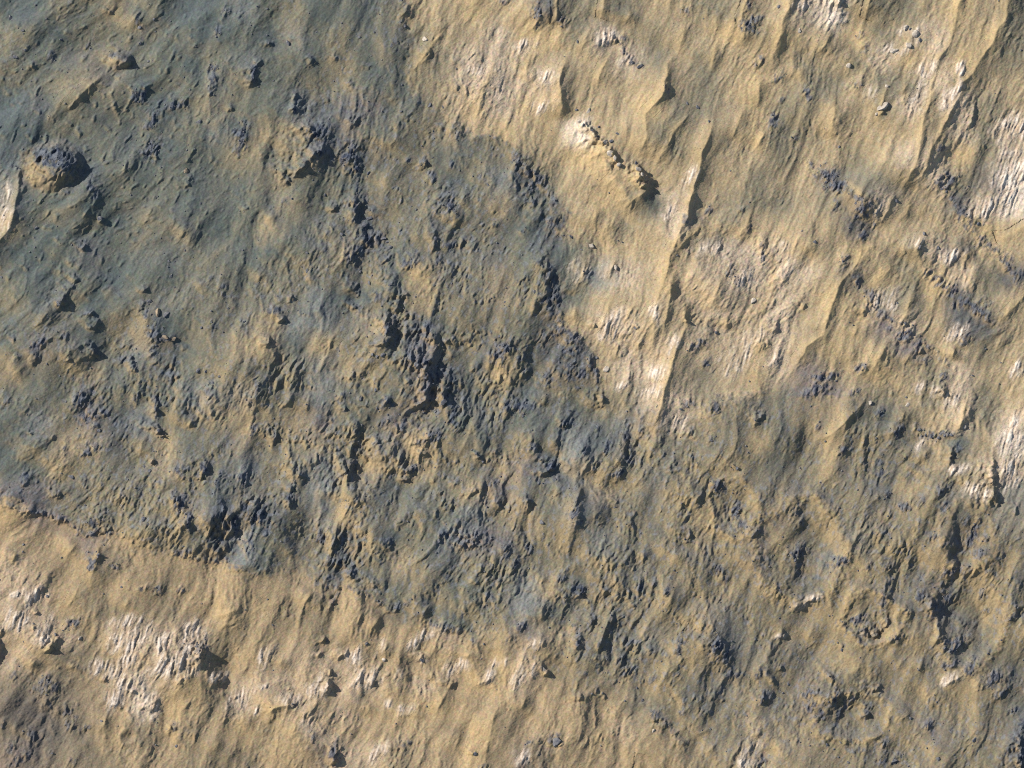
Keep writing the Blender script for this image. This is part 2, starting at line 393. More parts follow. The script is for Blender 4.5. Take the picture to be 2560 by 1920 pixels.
TILES[0,3] = dict(R="""14 40 4:380,700 430,630 470,580 510,530 490,490
9 20 4:280,480 295,410
9 20 4:280,330 320,290
8 20 4:20,470 30,400
15 50 6:1700,860 1740,780 1740,680 1730,560 1720,500
10 40 5:1500,980 1540,930 1580,880 1690,860
11 30 4:1810,960 1880,920 1950,860
8 30 5:1270,800 1290,700 1290,560
9 25 4:1140,1020 1150,980
7 30 5:900,930 920,850
7 40 8:1010,1180 1060,1080
9 40 8:1320,1210 1340,1100 1355,1030
8 20 4:2020,1090 2050,1020
7 15 4:1465,1330 1500,1270
9 80 25:820,1400 880,1310 930,1200 960,1130
8 50 25:1890,340 2000,310 2110,290
5 50 18:560,300 640,200 700,60
6 60 18:1080,300 1130,160
7 50 18:230,800 330,700
6 40 12:610,820 650,740
6 60 20:1440,1420 1500,1220
6 50 18:1820,1560 1920,1400
6 50 18:2060,1320 2140,1160
6 30 8:1000,620 1050,520
5 40 12:1420,780 1440,640
5 50 18:160,1400 240,1300""",
D="1740,600,60,120;1490,1300,45,40;380,950,80,100;460,980,40,90;440,1110,30,40;290,980,40,40;130,830,40,80;30,1270,30,40;280,1390,50,80;220,1550,60,70;620,1290,60,80;640,1580,40,40;440,1530,25,25;730,1310,60,30;580,1150,90,60;1370,120,50,50;1570,120,40,50;640,400,80,60;1250,100,60,30;130,1600,40,60;90,20,25,30;340,110,30,40;100,1480,60,60",
P="170,160,60,30;300,170,60,40;410,165,30,20;100,380,50,80;200,380,60,90;430,430,70,80;1100,390,100,50;1100,560,150,100;1640,560,80,120;1050,780,110,90;1100,940,110,60;980,1060,80,120;1500,760,140,110;1300,1120,60,100;2080,1060,90,80;1290,440,30,50;2200,980,30,50;1650,820,60,50;1880,870,60,40;1420,560,90,80;820,800,60,60;400,560,70,50", S="1055,100,16;905,160,12;1535,1480,16;450,1530,18;2125,290,14;470,510,26;690,545,22;300,420,20;150,160,20;410,165,18;885,1255,12")
TILES[1,3] = dict(R="""7 30 6:620,300 680,200
8 60 22:410,280 460,180 500,110
7 30 8:1090,340 1190,300 1270,330
8 80 22:960,480 1040,410 1100,340
9 25 5:960,120 1030,60 1040,0
9 20 4:820,40 830,-20
9 20 4:940,590 965,560
8 25 5:590,580 570,500
7 20 5:570,720 560,640
11 25 5:620,1060 630,940 640,830 650,760
8 30 6:690,760 730,690 800,620
12 40 8:50,1220 160,1140 270,1120 340,1100 380,1040
12 30 5:1420,750 1440,710 1420,640
10 30 6:1690,980 1690,900 1700,870
9 60 12:1540,1230 1600,1100 1660,960
7 40 15:1200,1210 1350,1200 1500,1230
10 70 22:1980,1640 2000,1500 2030,1330 2080,1160 2130,1090 2200,1050
8 60 15:1860,960 1940,930 2040,880 2110,820
8 60 20:1700,1560 1760,1380 1800,1320
9 15 5:1870,1550 1890,1510
12 30 5:680,1650 690,1520 700,1400
8 30 6:1190,1640 1210,1500 1220,1430
8 20 5:930,930 1000,940 1080,880
7 30 8:280,980 300,900
6 40 10:1830,740 1850,660
6 40 10:430,1250 480,1100
6 40 10:940,1220 1000,1080
6 40 12:1280,950 1320,800
6 40 12:1500,920 1540,800
6 40 12:1100,700 1140,560
5 40 12:200,800 240,700
7 50 18:1430,380 1520,220
5 50 18:300,1400 370,1250""",
D="680,180,30,60;540,50,40,50;1230,270,70,50;1660,430,100,40;590,570,25,25;350,1090,30,50;680,1500,50,120;500,1380,30,40;1230,1430,40,40;1300,1440,40,30;1400,330,50,30;1640,40,40,30;2190,540,30,40;1960,1640,40,20",
P="580,950,60,100;480,980,60,60;290,1050,90,50;60,960,40,20;20,1150,30,40;950,880,120,80;1220,880,40,50;1400,720,50,40;1370,600,40,120;1580,480,40,50;1650,780,60,80;1770,770,50,50;2000,850,60,60;2090,760,60,40;1030,1560,60,80;1120,1500,40,60;1140,1120,50,40;480,1240,70,70;1480,500,60,60;100,680,70,70;860,700,70,60;1100,620,60,60;1280,1150,80,40", S="140,425,14;95,190,12;160,825,10;1440,740,30;950,575,24;1880,1530,18;1200,1268,6;1110,720,18")
TILES[2,3] = dict(R="""12 40 4:530,190 590,170 640,130 630,80
8 30 8:310,150 400,195 520,170
10 60 12:250,440 260,290 290,180
9 20 4:1310,180 1340,110
8 20 4:650,260 680,210
8 20 4:680,440 690,330
9 40 6:540,700 570,600 560,480
8 30 5:740,830 770,720 780,680
9 50 20:170,680 240,570 260,480
12 30 4:250,860 310,840 325,800
9 20 4:1400,690 1440,640 1480,560
12 40 6:1750,700 1750,580 1780,480
9 40 15:1290,290 1360,260 1400,150 1440,0
8 40 20:1620,480 1640,350 1720,220
9 20 5:590,1100 610,990
7 15 5:800,1070 790,1000
9 60 25:660,1640 720,1450 790,1330 830,1230
9 20 4:390,1480 430,1450 430,1400
10 40 6:2100,1110 2160,1060 2200,1000
9 30 5:2120,1650 2180,1590
7 20 5:1810,1090 1820,1050
7 25 8:1360,1340 1260,1270 1170,1210
7 25 8:1540,1480 1440,1400 1390,1340
6 60 20:1560,1380 1660,1330 1720,1290
5 40 15:500,800 540,640
6 40 12:900,900 920,700 920,620
5 40 14:1200,760 1270,600
5 50 18:120,1240 200,1100
6 40 14:60,1180 140,1000
6 50 16:1090,1660 1140,1500
5 50 18:1660,1560 1760,1440""",
D="570,110,80,70;70,440,50,60;1110,80,50,70;1240,60,30,40;690,380,25,60;540,430,30,40;740,590,40,40;1000,590,30,80;940,720,40,70;1090,710,30,30;1000,830,60,60;1450,580,60,110;1780,600,60,120;1850,680,60,100;2140,840,50,80;1860,850,40,60;1940,860,30,50;740,990,30,30;370,1390,60,50;150,1430,40,40;240,1420,30,40;1250,1200,60,60;1470,1180,30,30;1670,1180,40,30;1420,1350,30,20;2190,1030,50,70;1820,960,20,60;2180,1600,50,60;1850,20,60,30;570,560,25,100;1200,890,80,40;420,20,50,40;1330,120,25,50",
P="220,570,40,30;190,800,30,60;50,880,50,100;2060,1500,80,80;2030,1610,60,50;100,1560,90,50", S="1090,970,14;985,1080,12;1710,1315,14;1215,1335,20;280,800,36;1130,1080,16;1850,1520,14;380,1430,36;480,700,8;1640,1340,10")
TILES[3,3] = dict(R="""9 30 6:1430,330 1410,200 1380,150
7 40 18:610,270 680,180 760,100 860,50
8 30 6:200,310 280,250 350,210 440,180
8 30 5:50,530 140,530 170,510
9 30 5:780,500 850,515 920,510 1000,450 1060,340
6 40 12:1000,600 1090,590 1170,560
7 50 18:330,600 370,480 430,380
10 40 8:1420,560 1500,545 1560,530
8 30 10:1500,960 1580,900 1660,850 1750,820
9 25 6:1790,1000 1850,960 1920,930
12 30 5:750,1230 840,1200 920,1150
11 40 5:830,1080 870,1010 940,970 1010,890
7 40 15:1090,1270 1180,1210 1240,1150
6 30 8:1310,1330 1370,1330 1440,1280
15 30 4:2180,1640 2190,1500 2160,1390 2150,1350
6 20 5:620,640 660,600
6 60 18:640,850 800,790 950,760
6 25 6:80,830 150,750
6 60 18:0,930 60,890
6 50 18:1380,1100 1440,1020 1500,960
5 50 18:860,1440 1000,1350
6 50 18:1340,1520 1500,1400
6 50 16:1150,320 1200,200
6 30 6:1640,440 1700,360
5 50 16:1100,820 1180,700
6 50 16:1300,840 1340,700
6 40 10:510,890 560,840
5 50 16:60,1560 160,1420
5 50 18:1720,640 1840,420""",
D="1040,60,40,40;1000,200,50,80;1310,170,90,50;1420,260,50,70;1500,90,30,50;1570,180,60,80;850,460,100,30;1100,540,100,30;760,380,100,60;1620,600,120,80;1560,760,100,40;1760,780,60,100;1960,880,110,80;2000,1020,60,40;1920,680,30,60;2080,370,40,60;340,1020,70,50;440,980,20,40;580,1040,40,100;700,1080,60,80;610,1200,40,60;880,1120,50,40;360,1150,50,80;460,1180,40,80;1380,1280,70,30;2190,1310,50,100;2100,1500,50,40;2120,1160,60,60;990,1580,50,90;1090,1600,40,50;1000,1450,50,40;750,1500,50,40;1140,1560,40,40;20,1030,30,60;1850,160,30,80;1880,310,40,30;2190,1540,30,110",  # one broad ellipse is a slope's shade painted dark
P="100,520,40,20;840,500,60,18;270,270,80,30;1600,890,80,40;400,185,50,20", S="620,1430,16;515,1445,14;560,1485,10;1455,1570,20;1780,1420,20;1220,1240,14;185,945,12;1610,1550,14;1210,1640,20;700,1600,22;1090,1600,20;640,630,16;2020,170,14;2080,380,16")
# edges between the dusty bluish unit and the two tan units (survey pixels)
TAN_SW = [(0,1256),(70,1268),(150,1296),(208,1331),(278,1331),(382,1377),(486,1389),(556,1412),(648,1435),(741,1430),(799,1447),(880,1470),(984,1528),(1076,1563),(1146,1586),(1227,1615),(1284,1620),(1366,1667),(1505,1736),(1620,1794),(1713,1852),(1805,1920),(1900,2200),(-400,2200),(-400,1250)]
TAN_NE = [(1018,-400),(1018,115),(1020,230),(1065,255),(1110,280),(1170,325),(1230,335),(1285,372),(1330,430),(1390,500),(1419,549),(1420,575),(1365,642),(1361,665),(1378,700),(1393,740),(1387,784),(1407,824),(1442,853),(1459,876),(1488,931),(1506,1015),(1560,1022),(1625,1035),(1640,1062),(1720,1075),(1780,1010),(1920,985),(2090,985),(2180,1020),(2300,1110),(2360,1180),(2440,1240),(2510,1300),(2560,1310),(3000,1400),(3000,-400)]
LANDMARKS = [
(135,415,'big round knob at the left'),(305,150,'tan-tailed knob in the upper left'),(640,190,'black-shadowed spur near the upper left'),
(795,340,'blue crag on the thin diagonal ledge'),(890,400,'dark cluster beside the diagonal ledge'),(1330,30,'dark patch on the top edge'),
(1030,60,'grey plain by the top edge'),(1200,180,'pale slope beside the grey plain'),(1510,360,'white boulder ledge'),(1625,465,'black-shadowed end of the boulder ledge'),
(1870,60,'rubbly rise on the top edge'),(2080,25,'white crag on the top edge'),(2210,270,'white stones in the upper right'),(2440,200,'longest ridge in the upper right'),
(2510,420,'white slope at the right edge'),(2080,450,'dark ledge beside the long ridges'),(2170,540,'speckled blue hollow'),(2400,750,'diagonal dark band at the right'),
(2300,850,'thin dark dyke at lower right centre'),(2355,1085,'blue rock row under the crag'),(2350,1000,'pale crag with black edge'),(2520,1180,'white tongue at the right edge'),
(1740,720,'pale hummocks on the tan slope'),(1440,700,'curved pale ridge'),(1420,860,'dark tan boundary near the centre'),(1655,980,'foot of the tallest ridge'),
(1500,1000,'black sliver right of centre'),(960,830,'curved black-shadowed crag'),(1070,930,'black hollow at the centre'),(1250,890,'dark blue patch right of centre'),
(920,590,'stacked dark blocks above centre'),(1100,650,'tan-faced rubble above centre'),(385,840,'dark boulder pile at the left'),(160,760,'long dark cleft at the left'),
(680,810,'sharp spur left of centre'),(220,1040,'dark double mound at the lower left'),(395,1080,'bright corner with black nick'),(460,1290,'dark scarp at the lower left'),
(620,1320,'dark rubble by the tan boundary'),(60,1280,'bluish flat at the left edge'),(230,1420,'dark gully below the boundary'),(110,1610,'jagged black edge at the lower left'),
(320,1600,'white cliffs at the lower left'),(500,1640,'largest white crag'),(130,1730,'speckled hollow in the bottom left'),(320,1840,'small round crater'),
(830,1880,'black streak on the bottom edge'),(900,1690,'pale furrowed rocks at the bottom'),(1050,1570,'blue fringe at the bottom centre'),(1200,1780,'tan ridge at the bottom centre'),
(1010,1180,'stepped crags below the centre'),(1170,1340,'blue bright-lipped ledge'),(1440,1270,'dark grooved slope right of centre'),(1360,1160,'hooked crag right of centre'),
(1560,1150,'parallel grooves right of centre'),(1840,1290,'dark speckled rise'),(1440,1480,'black-edged ledge at the bottom'),(1690,1610,'dark twin slopes at the bottom'),
(1650,1790,'blue lip at the bottom'),(1390,1850,'blue-capped mound on the bottom edge'),(2050,1250,'speckled basin at the lower right'),(2330,1500,'dark blue rocks at the lower right'),
(2420,1610,'grey hollow at the lower right'),(2140,1770,'swirled dark ledges'),(2540,1820,'black cliff in the bottom right'),(2200,1900,'dark speckles on the bottom edge'),
(2080,1340,'winding crest at the lower right'),(2000,1590,'bright lips at the lower right'),(2430,1370,'dark scree at the right'),(740,1060,'light dusty swell left of centre'),
(500,560,'smooth streaked plain at the left'),(1000,1030,'blue ledges at the centre'),(720,1450,'tan flat below the boundary'),(1880,880,'tan trough right of centre'),
(1780,300,'tan slope with thin ridges'),(1560,120,'tan rise near the top edge'),(2560,1000,'tan plain at the right edge'),(1700,1850,'tan furrows on the bottom edge'),
]
# broad swells whose far side falls away from the sun: height, near width, far width, crest
BROAD = [
(9,50,17,[(1625,900),(1632,830),(1640,770),(1650,730),(1664,690),(1678,640),(1690,600),(1700,575),(1717,545),(1728,490),(1743,440),(1755,390),(1772,340),(1786,290)]),
(10,45,17,[(1632,1090),(1645,1045),(1655,1000),(1668,950),(1680,910),(1695,870),(1710,820),(1717,770),(1731,735)]),
(7,40,14,[(1648,870),(1660,810),(1672,760),(1676,720),(1681,670)]),
(13,90,55,[(60,560),(200,505),(270,440)]),(12,80,50,[(690,480),(800,400),(850,360)]),(13,80,50,[(1540,530),(1600,490),(1640,460)]),
(12,90,45,[(1030,1020),(1060,930),(1090,870)]),(14,80,45,[(1130,1170),(1180,1070),(1200,1000)]),
(16,90,60,[(2330,1430),(2380,1300),(2400,1210)]),(18,80,70,[(2310,1660),(2350,1580),(2375,1510)]),(12,80,60,[(1920,1510),(1960,1400),(1990,1320)]),
(13,80,50,[(2050,1810),(2095,1720),(2130,1660)]),(16,80,40,[(1415,1410),(1440,1300),(1470,1200)]),(14,70,40,[(1490,1230),(1530,1150),(1565,1080)]),
(14,60,45,[(220,1480),(240,1400),(260,1330)]),(12,100,60,[(60,1670),(130,1600),(170,1540)]),(14,70,40,[(410,1760),(470,1700),(505,1640)]),
(10,100,60,[(530,1580),(640,1530),(700,1490)]),(14,70,45,[(890,960),(940,880),(985,800)]),(12,80,45,[(600,1010),(650,900),(690,810)]),
(12,80,45,[(330,900),(370,800),(400,730)]),(12,70,45,[(820,1370),(870,1270),(930,1180)]),(12,70,45,[(1720,1680),(1770,1590),(1800,1500)]),
(12,70,40,[(540,1350),(590,1270),(610,1180)]),(12,80,45,[(420,1380),(460,1290),(440,1220)]),(12,80,50,[(2180,560),(2150,480),(2090,440)]),
]
# half width, strength, line
DARK_BANDS = [
(8,0.9,[(2026,411),(2079,446),(2119,475),(2183,521),(2188,556)]),(7,0.85,[(2362,457),(2391,503),(2437,579),(2460,613),(2501,642),(2541,689)]),
(9,0.9,[(2316,677),(2379,729),(2426,764),(2472,793)]),(5,0.85,[(2131,689),(2148,718),(2183,761)]),(6,0.85,[(2183,761),(2229,802),(2298,848),(2368,909)]),
(5,0.85,[(1511,87),(1535,98),(1564,139),(1598,168)]),(14,0.55,[(760,270),(800,340),(880,400),(900,480),(890,560),(950,600),(960,680)]),
(16,0.55,[(950,740),(960,800),(1010,850),(1060,920),(1085,985),(1040,1060),(1060,1110)]),(8,0.75,[(1290,385),(1340,430),(1392,505)]),
(7,0.72,[(1365,665),(1393,740),(1400,820),(1450,870),(1495,945)]),(4,0.8,[(60,1272),(150,1300),(220,1336),(275,1332)]),(4,0.72,[(440,1384),(500,1398),(560,1414),(640,1434)]),
(4,0.75,[(820,1465),(880,1475),(990,1530)]),(5,0.8,[(1060,1556),(1100,1568),(1145,1584)]),(6,0.75,[(2290,1070),(2330,1085),(2390,1088)]),
(6,0.75,[(545,1180),(540,1240),(580,1290),(600,1350),(630,1410)]),(7,0.72,[(435,1240),(460,1280),(470,1330)]),(5,0.72,[(1625,1775),(1660,1810),(1690,1835)]),
]
# centre, radii, depth, rim
BOWLS = [(2003,1377,108,120,11,4),(2183,1545,74,62,9,4),(2420,1545,84,118,13,3),(2420,1340,60,80,8,2),(1840,1270,60,70,7,3),(1800,690,120,110,-11,2),(2130,1790,90,60,8,3)]
# ---------------------------------------------------------------- noise
rng = np.random.RandomState(7)
PERM = rng.permutation(256).astype(np.int32)
PERM = np.concatenate([PERM, PERM])
GA = rng.rand(256) * 2 * np.pi
GX, GY = np.cos(GA).astype(np.float32), np.sin(GA).astype(np.float32)

def perlin(x, y, seed=0):
    x = x.astype(np.float32) + 37.17 * seed
    y = y.astype(np.float32) - 91.31 * seed
    xi = np.floor(x).astype(np.int32); yi = np.floor(y).astype(np.int32)
    xf = x - xi; yf = y - yi
    u = xf * xf * xf * (xf * (xf * 6 - 15) + 10)
    v = yf * yf * yf * (yf * (yf * 6 - 15) + 10)
    xa, xb = xi & 255, (xi + 1) & 255
    ya, yb = yi & 255, (yi + 1) & 255
    pa, pb = PERM[xa], PERM[xb]
    def g(p, yy, dx, dy):
        h = PERM[p + yy]
        return GX[h] * dx + GY[h] * dy
    n00 = g(pa, ya, xf, yf); n10 = g(pb, ya, xf - 1, yf)
    n01 = g(pa, yb, xf, yf - 1); n11 = g(pb, yb, xf - 1, yf - 1)
    a = n00 + u * (n10 - n00); b = n01 + u * (n11 - n01)
    return (a + v * (b - a)) * 1.5

def streak(x, y, deg, across, along, seed):
    """noise stretched along a direction (degrees above the image's x axis)"""
    t = math.radians(deg); c, s = math.cos(t), math.sin(t)
    a = x * c - y * s            # along (image y runs down)
    b = x * s + y * c            # across
    return perlin(a / along, b / across, seed)

def smooth(e0, e1, x):
    t = np.clip((x - e0) / (e1 - e0), 0, 1)
    return t * t * (3 - 2 * t)

# ---------------------------------------------------------------- survey grid
STEP = 2.4
def axis(n, out):
    core = np.arange(-60, n + 60 + STEP * 0.5, STEP)
    g, d = [], STEP
    p = core[-1]
    while p < n + out:
        d *= 1.16; p += d; g.append(p)
    g = np.array(g)
    lo = core[0] - (g - core[-1])
    return np.concatenate([lo[::-1], core, g])
gx = axis(W, 5200.0); gy = axis(H, 5200.0)
NX, NY = len(gx), len(gy)
X, Y = np.meshgrid(gx, gy)
X = X.astype(np.float32); Y = Y.astype(np.float32)

# gentle warp so that no surveyed line is perfectly clean
wx = 9 * perlin(X / 70, Y / 70, 1) + 4 * perlin(X / 22, Y / 22, 2) + 1.8 * perlin(X / 9, Y / 9, 3)
wy = 9 * perlin(X / 70, Y / 70, 4) + 4 * perlin(X / 22, Y / 22, 5) + 1.8 * perlin(X / 9, Y / 9, 6)
XW, YW = X + 0.55 * wx, Y + 0.55 * wy
XS, YS = X + 3.5 * perlin(X / 60, Y / 60, 7) + 1.6 * perlin(X / 20, Y / 20, 8), Y + 5 * perlin(X / 60, Y / 60, 9) + 1.6 * perlin(X / 20, Y / 20, 10)
XJ = X + 0.5 * wx + 3.2 * perlin(X / 11, Y / 11, 24) + 2.2 * perlin(X / 6, Y / 6, 25)
YJ = Y + 0.5 * wy + 3.2 * perlin(X / 11, Y / 11, 26) + 2.2 * perlin(X / 6, Y / 6, 27)

def window(x0, x1, y0, y1):
    i0, i1 = np.searchsorted(gx, [x0, x1]); j0, j1 = np.searchsorted(gy, [y0, y1])
    return slice(max(j0 - 1, 0), min(j1 + 1, NY)), slice(max(i0 - 1, 0), min(i1 + 1, NX))

def tile_xy(c, r, u, v):
    return c * 640 + u * 0.28933, r * 480 + v * 0.28933

# ---------------------------------------------------------------- ground classes
CLS = {  # sRGB look of a patch, dark ones partly painted shade; roughness
 'b': ((98, 108, 106), 0.40), 'g': ((120, 121, 107), 0.80), 'k': ((142, 134, 112), 1.0),
 't': ((182, 163, 130), 0.72), 'y': ((203, 178, 135), 0.55), 'p': ((204, 184, 156), 1.2),
 'w': ((240, 224, 202), 1.25), 'd': ((98, 100, 100), 1.20), 'v': ((134, 126, 122), 0.85),
 'l': ((146, 149, 145), 0.60)}
def s2l(c):
    c = np.asarray(c, np.float32) / 255.0
    return np.where(c <= 0.04045, c / 12.92, ((c + 0.055) / 1.055) ** 2.4)
cls = [[None] * 40 for _ in range(32)]
for (c, r), t in CLASS_TILES.items():
    for j, row in enumerate(t.split()):
        for i, ch in enumerate(row[:10]):
            cls[r * 8 + j][c * 10 + i] = ch
col_g = np.array([[s2l(CLS[ch][0]) for ch in row] for row in cls], np.float32)     # 32 x 40 x 3
rou_g = np.array([[CLS[ch][1] for ch in row] for row in cls], np.float32)

def poly_dist(pts, x, y, closed=True):
    """signed distance (inside negative) to a polygon"""
    pts = np.array(pts, np.float32)
    d = np.full(x.shape, 1e9, np.float32); ins = np.zeros(x.shape, bool)
    n = len(pts)
    for k in range(n):
        ax, ay = pts[k]; bx, by = pts[(k + 1) % n]
        ex, ey = bx - ax, by - ay
        t = np.clip(((x - ax) * ex + (y - ay) * ey) / (ex * ex + ey * ey + 1e-6), 0, 1)
        d = np.minimum(d, (x - ax - t * ex) ** 2 + (y - ay - t * ey) ** 2)
        cond = ((ay > y) != (by > y)) & (x < (bx - ax) * (y - ay) / (by - ay + 1e-9) + ax)
        ins ^= cond
    d = np.sqrt(d)
    return np.where(ins, -d, d)

d_sw = poly_dist(TAN_SW, XW, YW)
d_ne = poly_dist(TAN_NE, XW, YW)
cxs = (np.arange(40) + 0.5) * 64; cys = (np.arange(32) + 0.5) * 60
CX, CY = np.meshgrid(cxs, cys)
in_sw = poly_dist(TAN_SW, CX, CY) < 20
in_ne = poly_dist(TAN_NE, CX, CY) < 20
def upsample(grid, mask):
    """smooth look-up of a cell grid using only the cells of one unit"""
    m = mask.astype(np.float32) + 1e-4
    fx = np.clip((X + 1.3 * wx) / 64 - 0.5, 0, 39); fy = np.clip((Y + 1.3 * wy) / 60 - 0.5, 0, 31)
    x0 = np.minimum(fx.astype(int), 38); y0 = np.minimum(fy.astype(int), 30)
    tx = fx - x0; ty = fy - y0
    tx = tx * tx * (3 - 2 * tx); ty = ty * ty * (3 - 2 * ty)
    num = 0; den = 0
    for dy, wyy in ((0, 1 - ty), (1, ty)):
        for dx, wxx in ((0, 1 - tx), (1, tx)):
            w = wxx * wyy * m[y0 + dy, x0 + dx]
            g = grid[y0 + dy, x0 + dx]
            num = num + (w[..., None] * g if grid.ndim == 3 else w * g)
            den = den + w
    return num / (den[..., None] if grid.ndim == 3 else den)
rest = ~(in_sw | in_ne)
fray = 16 * perlin(X / 34, Y / 34, 69) + 13 * perlin(X / 17, Y / 17, 70) + 9 * perlin(X / 8, Y / 8, 71)
soft_sw = 20 + 60 * smooth(1180, 1400, X); soft_ne = 14 + 90 * smooth(960, 1060, Y)
k_sw = smooth(1, -1, (d_sw + fray) / soft_sw); k_ne = smooth(1, -1, (d_ne + fray) / soft_ne) * (1 - k_sw)
# the lower edges of the tan units fade out instead of ending sharply
def unit_mix(grid):
    a = upsample(grid, rest); b = upsample(grid, in_sw); c = upsample(grid, in_ne)
    ks, kn = (k_sw[..., None], k_ne[..., None]) if grid.ndim == 3 else (k_sw, k_ne)
    return a * (1 - ks - kn) + b * ks + c * kn
# the bluish unit is an even olive grey at heart, the south-western one a warmer brown
col_g[rest] = col_g[rest] * 0.75 + s2l((122, 119, 101)) * 0.25
col_g[in_sw] = col_g[in_sw] * 0.72 + s2l((184, 154, 116)) * 0.28
albedo = unit_mix(col_g)
rough = unit_mix(rou_g)

# ---------------------------------------------------------------- background relief
wl_ = smooth(1100, 300, X + 0.35 * Y)                # left: low-angle wind streaks
wr_ = smooth(1300, 1900, X - 0.25 * Y)               # right: steep ridges
wm_ = 1 - np.maximum(wl_, wr_)
XF = X + 0.6 * wx + 26 * perlin(X / 330, Y / 330, 90) + 12 * perlin(X / 120, Y / 120, 91)
YF = Y + 0.6 * wy + 26 * perlin(X / 330, Y / 330, 92) + 12 * perlin(X / 120, Y / 120, 93)
ul = np.exp(-((X - 330) / 560) ** 2 - ((Y - 380) / 460) ** 2)          # quiet bluish plain
lr = smooth(1350, 1800, X) * smooth(1020, 1300, Y)
cream = np.exp(-((X - 1790) / 120) ** 2 - ((Y - 750) / 170) ** 2) + 0.8 * np.exp(-((X - 1180) / 90) ** 2 - ((Y - 230) / 110) ** 2)
rough = rough * (1 - 0.5 * ul) + 0.55 * cream
def field(across, along, seed, sharp=False):
    out = 0
    for w, deg in ((wl_, 46), (wm_, 72), (wr_, 68)):
        n = streak(XF, YF, deg, across, along, seed)
        if sharp:
            n = 0.55 - np.abs(n) * 2.0
        out = out + w * n
    return out
rug = np.exp(-(((X - 1060) / 420) ** 2 + ((Y - 930) / 480) ** 2)) + 0.8 * np.exp(-(((X - 450) / 480) ** 2 + ((Y - 1150) / 300) ** 2)) \
    + 0.5 * np.exp(-(((X - 1750) / 600) ** 2 + ((Y - 1450) / 350) ** 2)) + 2.0 * np.exp(-(((X - 90) / 170) ** 2 + ((Y - 1810) / 120) ** 2))
rug = np.clip(rug, 0, 1.2) * (1 - 0.7 * np.maximum(k_ne, k_sw))
Z = (14 * perlin(X / 520, Y / 520, 11) + 15 * perlin(X / 240, Y / 240, 12) + 7.5 * perlin(X / 110, Y / 110, 72)) * (1 - 0.45 * k_ne)
Z += (10.0 * field(85, 330, 13) + 4.6 * field(40, 130, 14)) * (1 - 0.5 * k_ne)
patch_a = smooth(-0.15, 0.35, perlin(X / 170, Y / 170, 20)); patch_b = smooth(-0.2, 0.3, perlin(X / 95, Y / 95, 22)); patch_c = smooth(-0.2, 0.3, perlin(X / 60, Y / 60, 73))
Z += rough * (1.2 * field(17, 60, 15) + 0.7 * field(9, 30, 16) * patch_c)
grain = 0.5 * field(7, 14, 23) * patch_b + 0.75 * perlin(X / 5.6, Y / 5.6, 28) * (0.4 + 0.6 * patch_a) + k_ne * (0.8 * field(8, 60, 29) + 0.9 * field(14, 120, 74))
Z += (0.3 + 0.6 * rough + 0.5 * rug) * grain
# swarms of lesser sand ridges with sharp crests
south_e = smooth(1500, 1900, X) * smooth(1000, 1200, Y)
dune = 0
for w, deg in ((wm_ + wl_, 58), (wr_, 67)):
    n1 = streak(X + 5 * perlin(X / 90, Y / 90, 80), Y, deg, 46, 330, 81); n2 = streak(X, Y + 4 * perlin(X / 70, Y / 70, 82), deg + 4, 27, 150, 83)
    dune = dune + w * (3.6 * (0.5 - np.abs(n1)) * smooth(-0.25, 0.15, perlin(X / 210, Y / 260, 84)) + 1.8 * (0.5 - np.abs(n2)) * smooth(-0.2, 0.2, perlin(X / 150, Y / 190, 85)))
Z += dune * np.clip(k_ne + 0.5 * k_sw + 0.6 * south_e + 0.1, 0, 1)
Z += (0.08 + 0.12 * rough) * rng.randn(NY, NX).astype(np.float32)          # loose grit
# lumps with a steep lee side
lx, ly = math.cos(math.radians(28)), math.sin(math.radians(28))
def lee(across, along, seed, push, cut=0.08):
    base = np.clip(field(across, along, seed) - cut, 0, None)
    out = 0
    for w, deg in ((wl_, 58), (wm_, 78), (wr_, 72)):
        sh = push * base
        out = out + w * np.clip(streak(XF - lx * sh, YF - ly * sh, deg, across, along, seed) - cut, 0, None)
    return out
Z += 9.0 * ul * lee(12, 20, 95, 10, 0.30) + 5.0 * ul * lee(30, 120, 96, 16, 0.1)
rr = rough * (0.75 + 0.8 * rug) * (1 - 0.2 * k_ne)
Z += rr * (12.0 * lee(46, 110, 75, 34) * (0.3 + 0.7 * patch_a) + 8.0 * lee(26, 62, 18, 22) * (0.15 + 0.85 * patch_b)
           + 6.5 * lee(13, 28, 19, 12) * (0.05 + 0.95 * patch_a) + 4.6 * lee(7.5, 16, 21, 7, 0.14) * (0.2 + 0.8 * patch_c))

# ---------------------------------------------------------------- crest lines, scarps and sand ridges
owner = np.zeros((NY, NX), np.int32)       # which thing a grid node belongs to
things = []                                 # dicts: name, category, cx, cy, size, tone, kind
sand = np.zeros((NY, NX), np.float32); edge = np.zeros((NY, NX), np.float32)

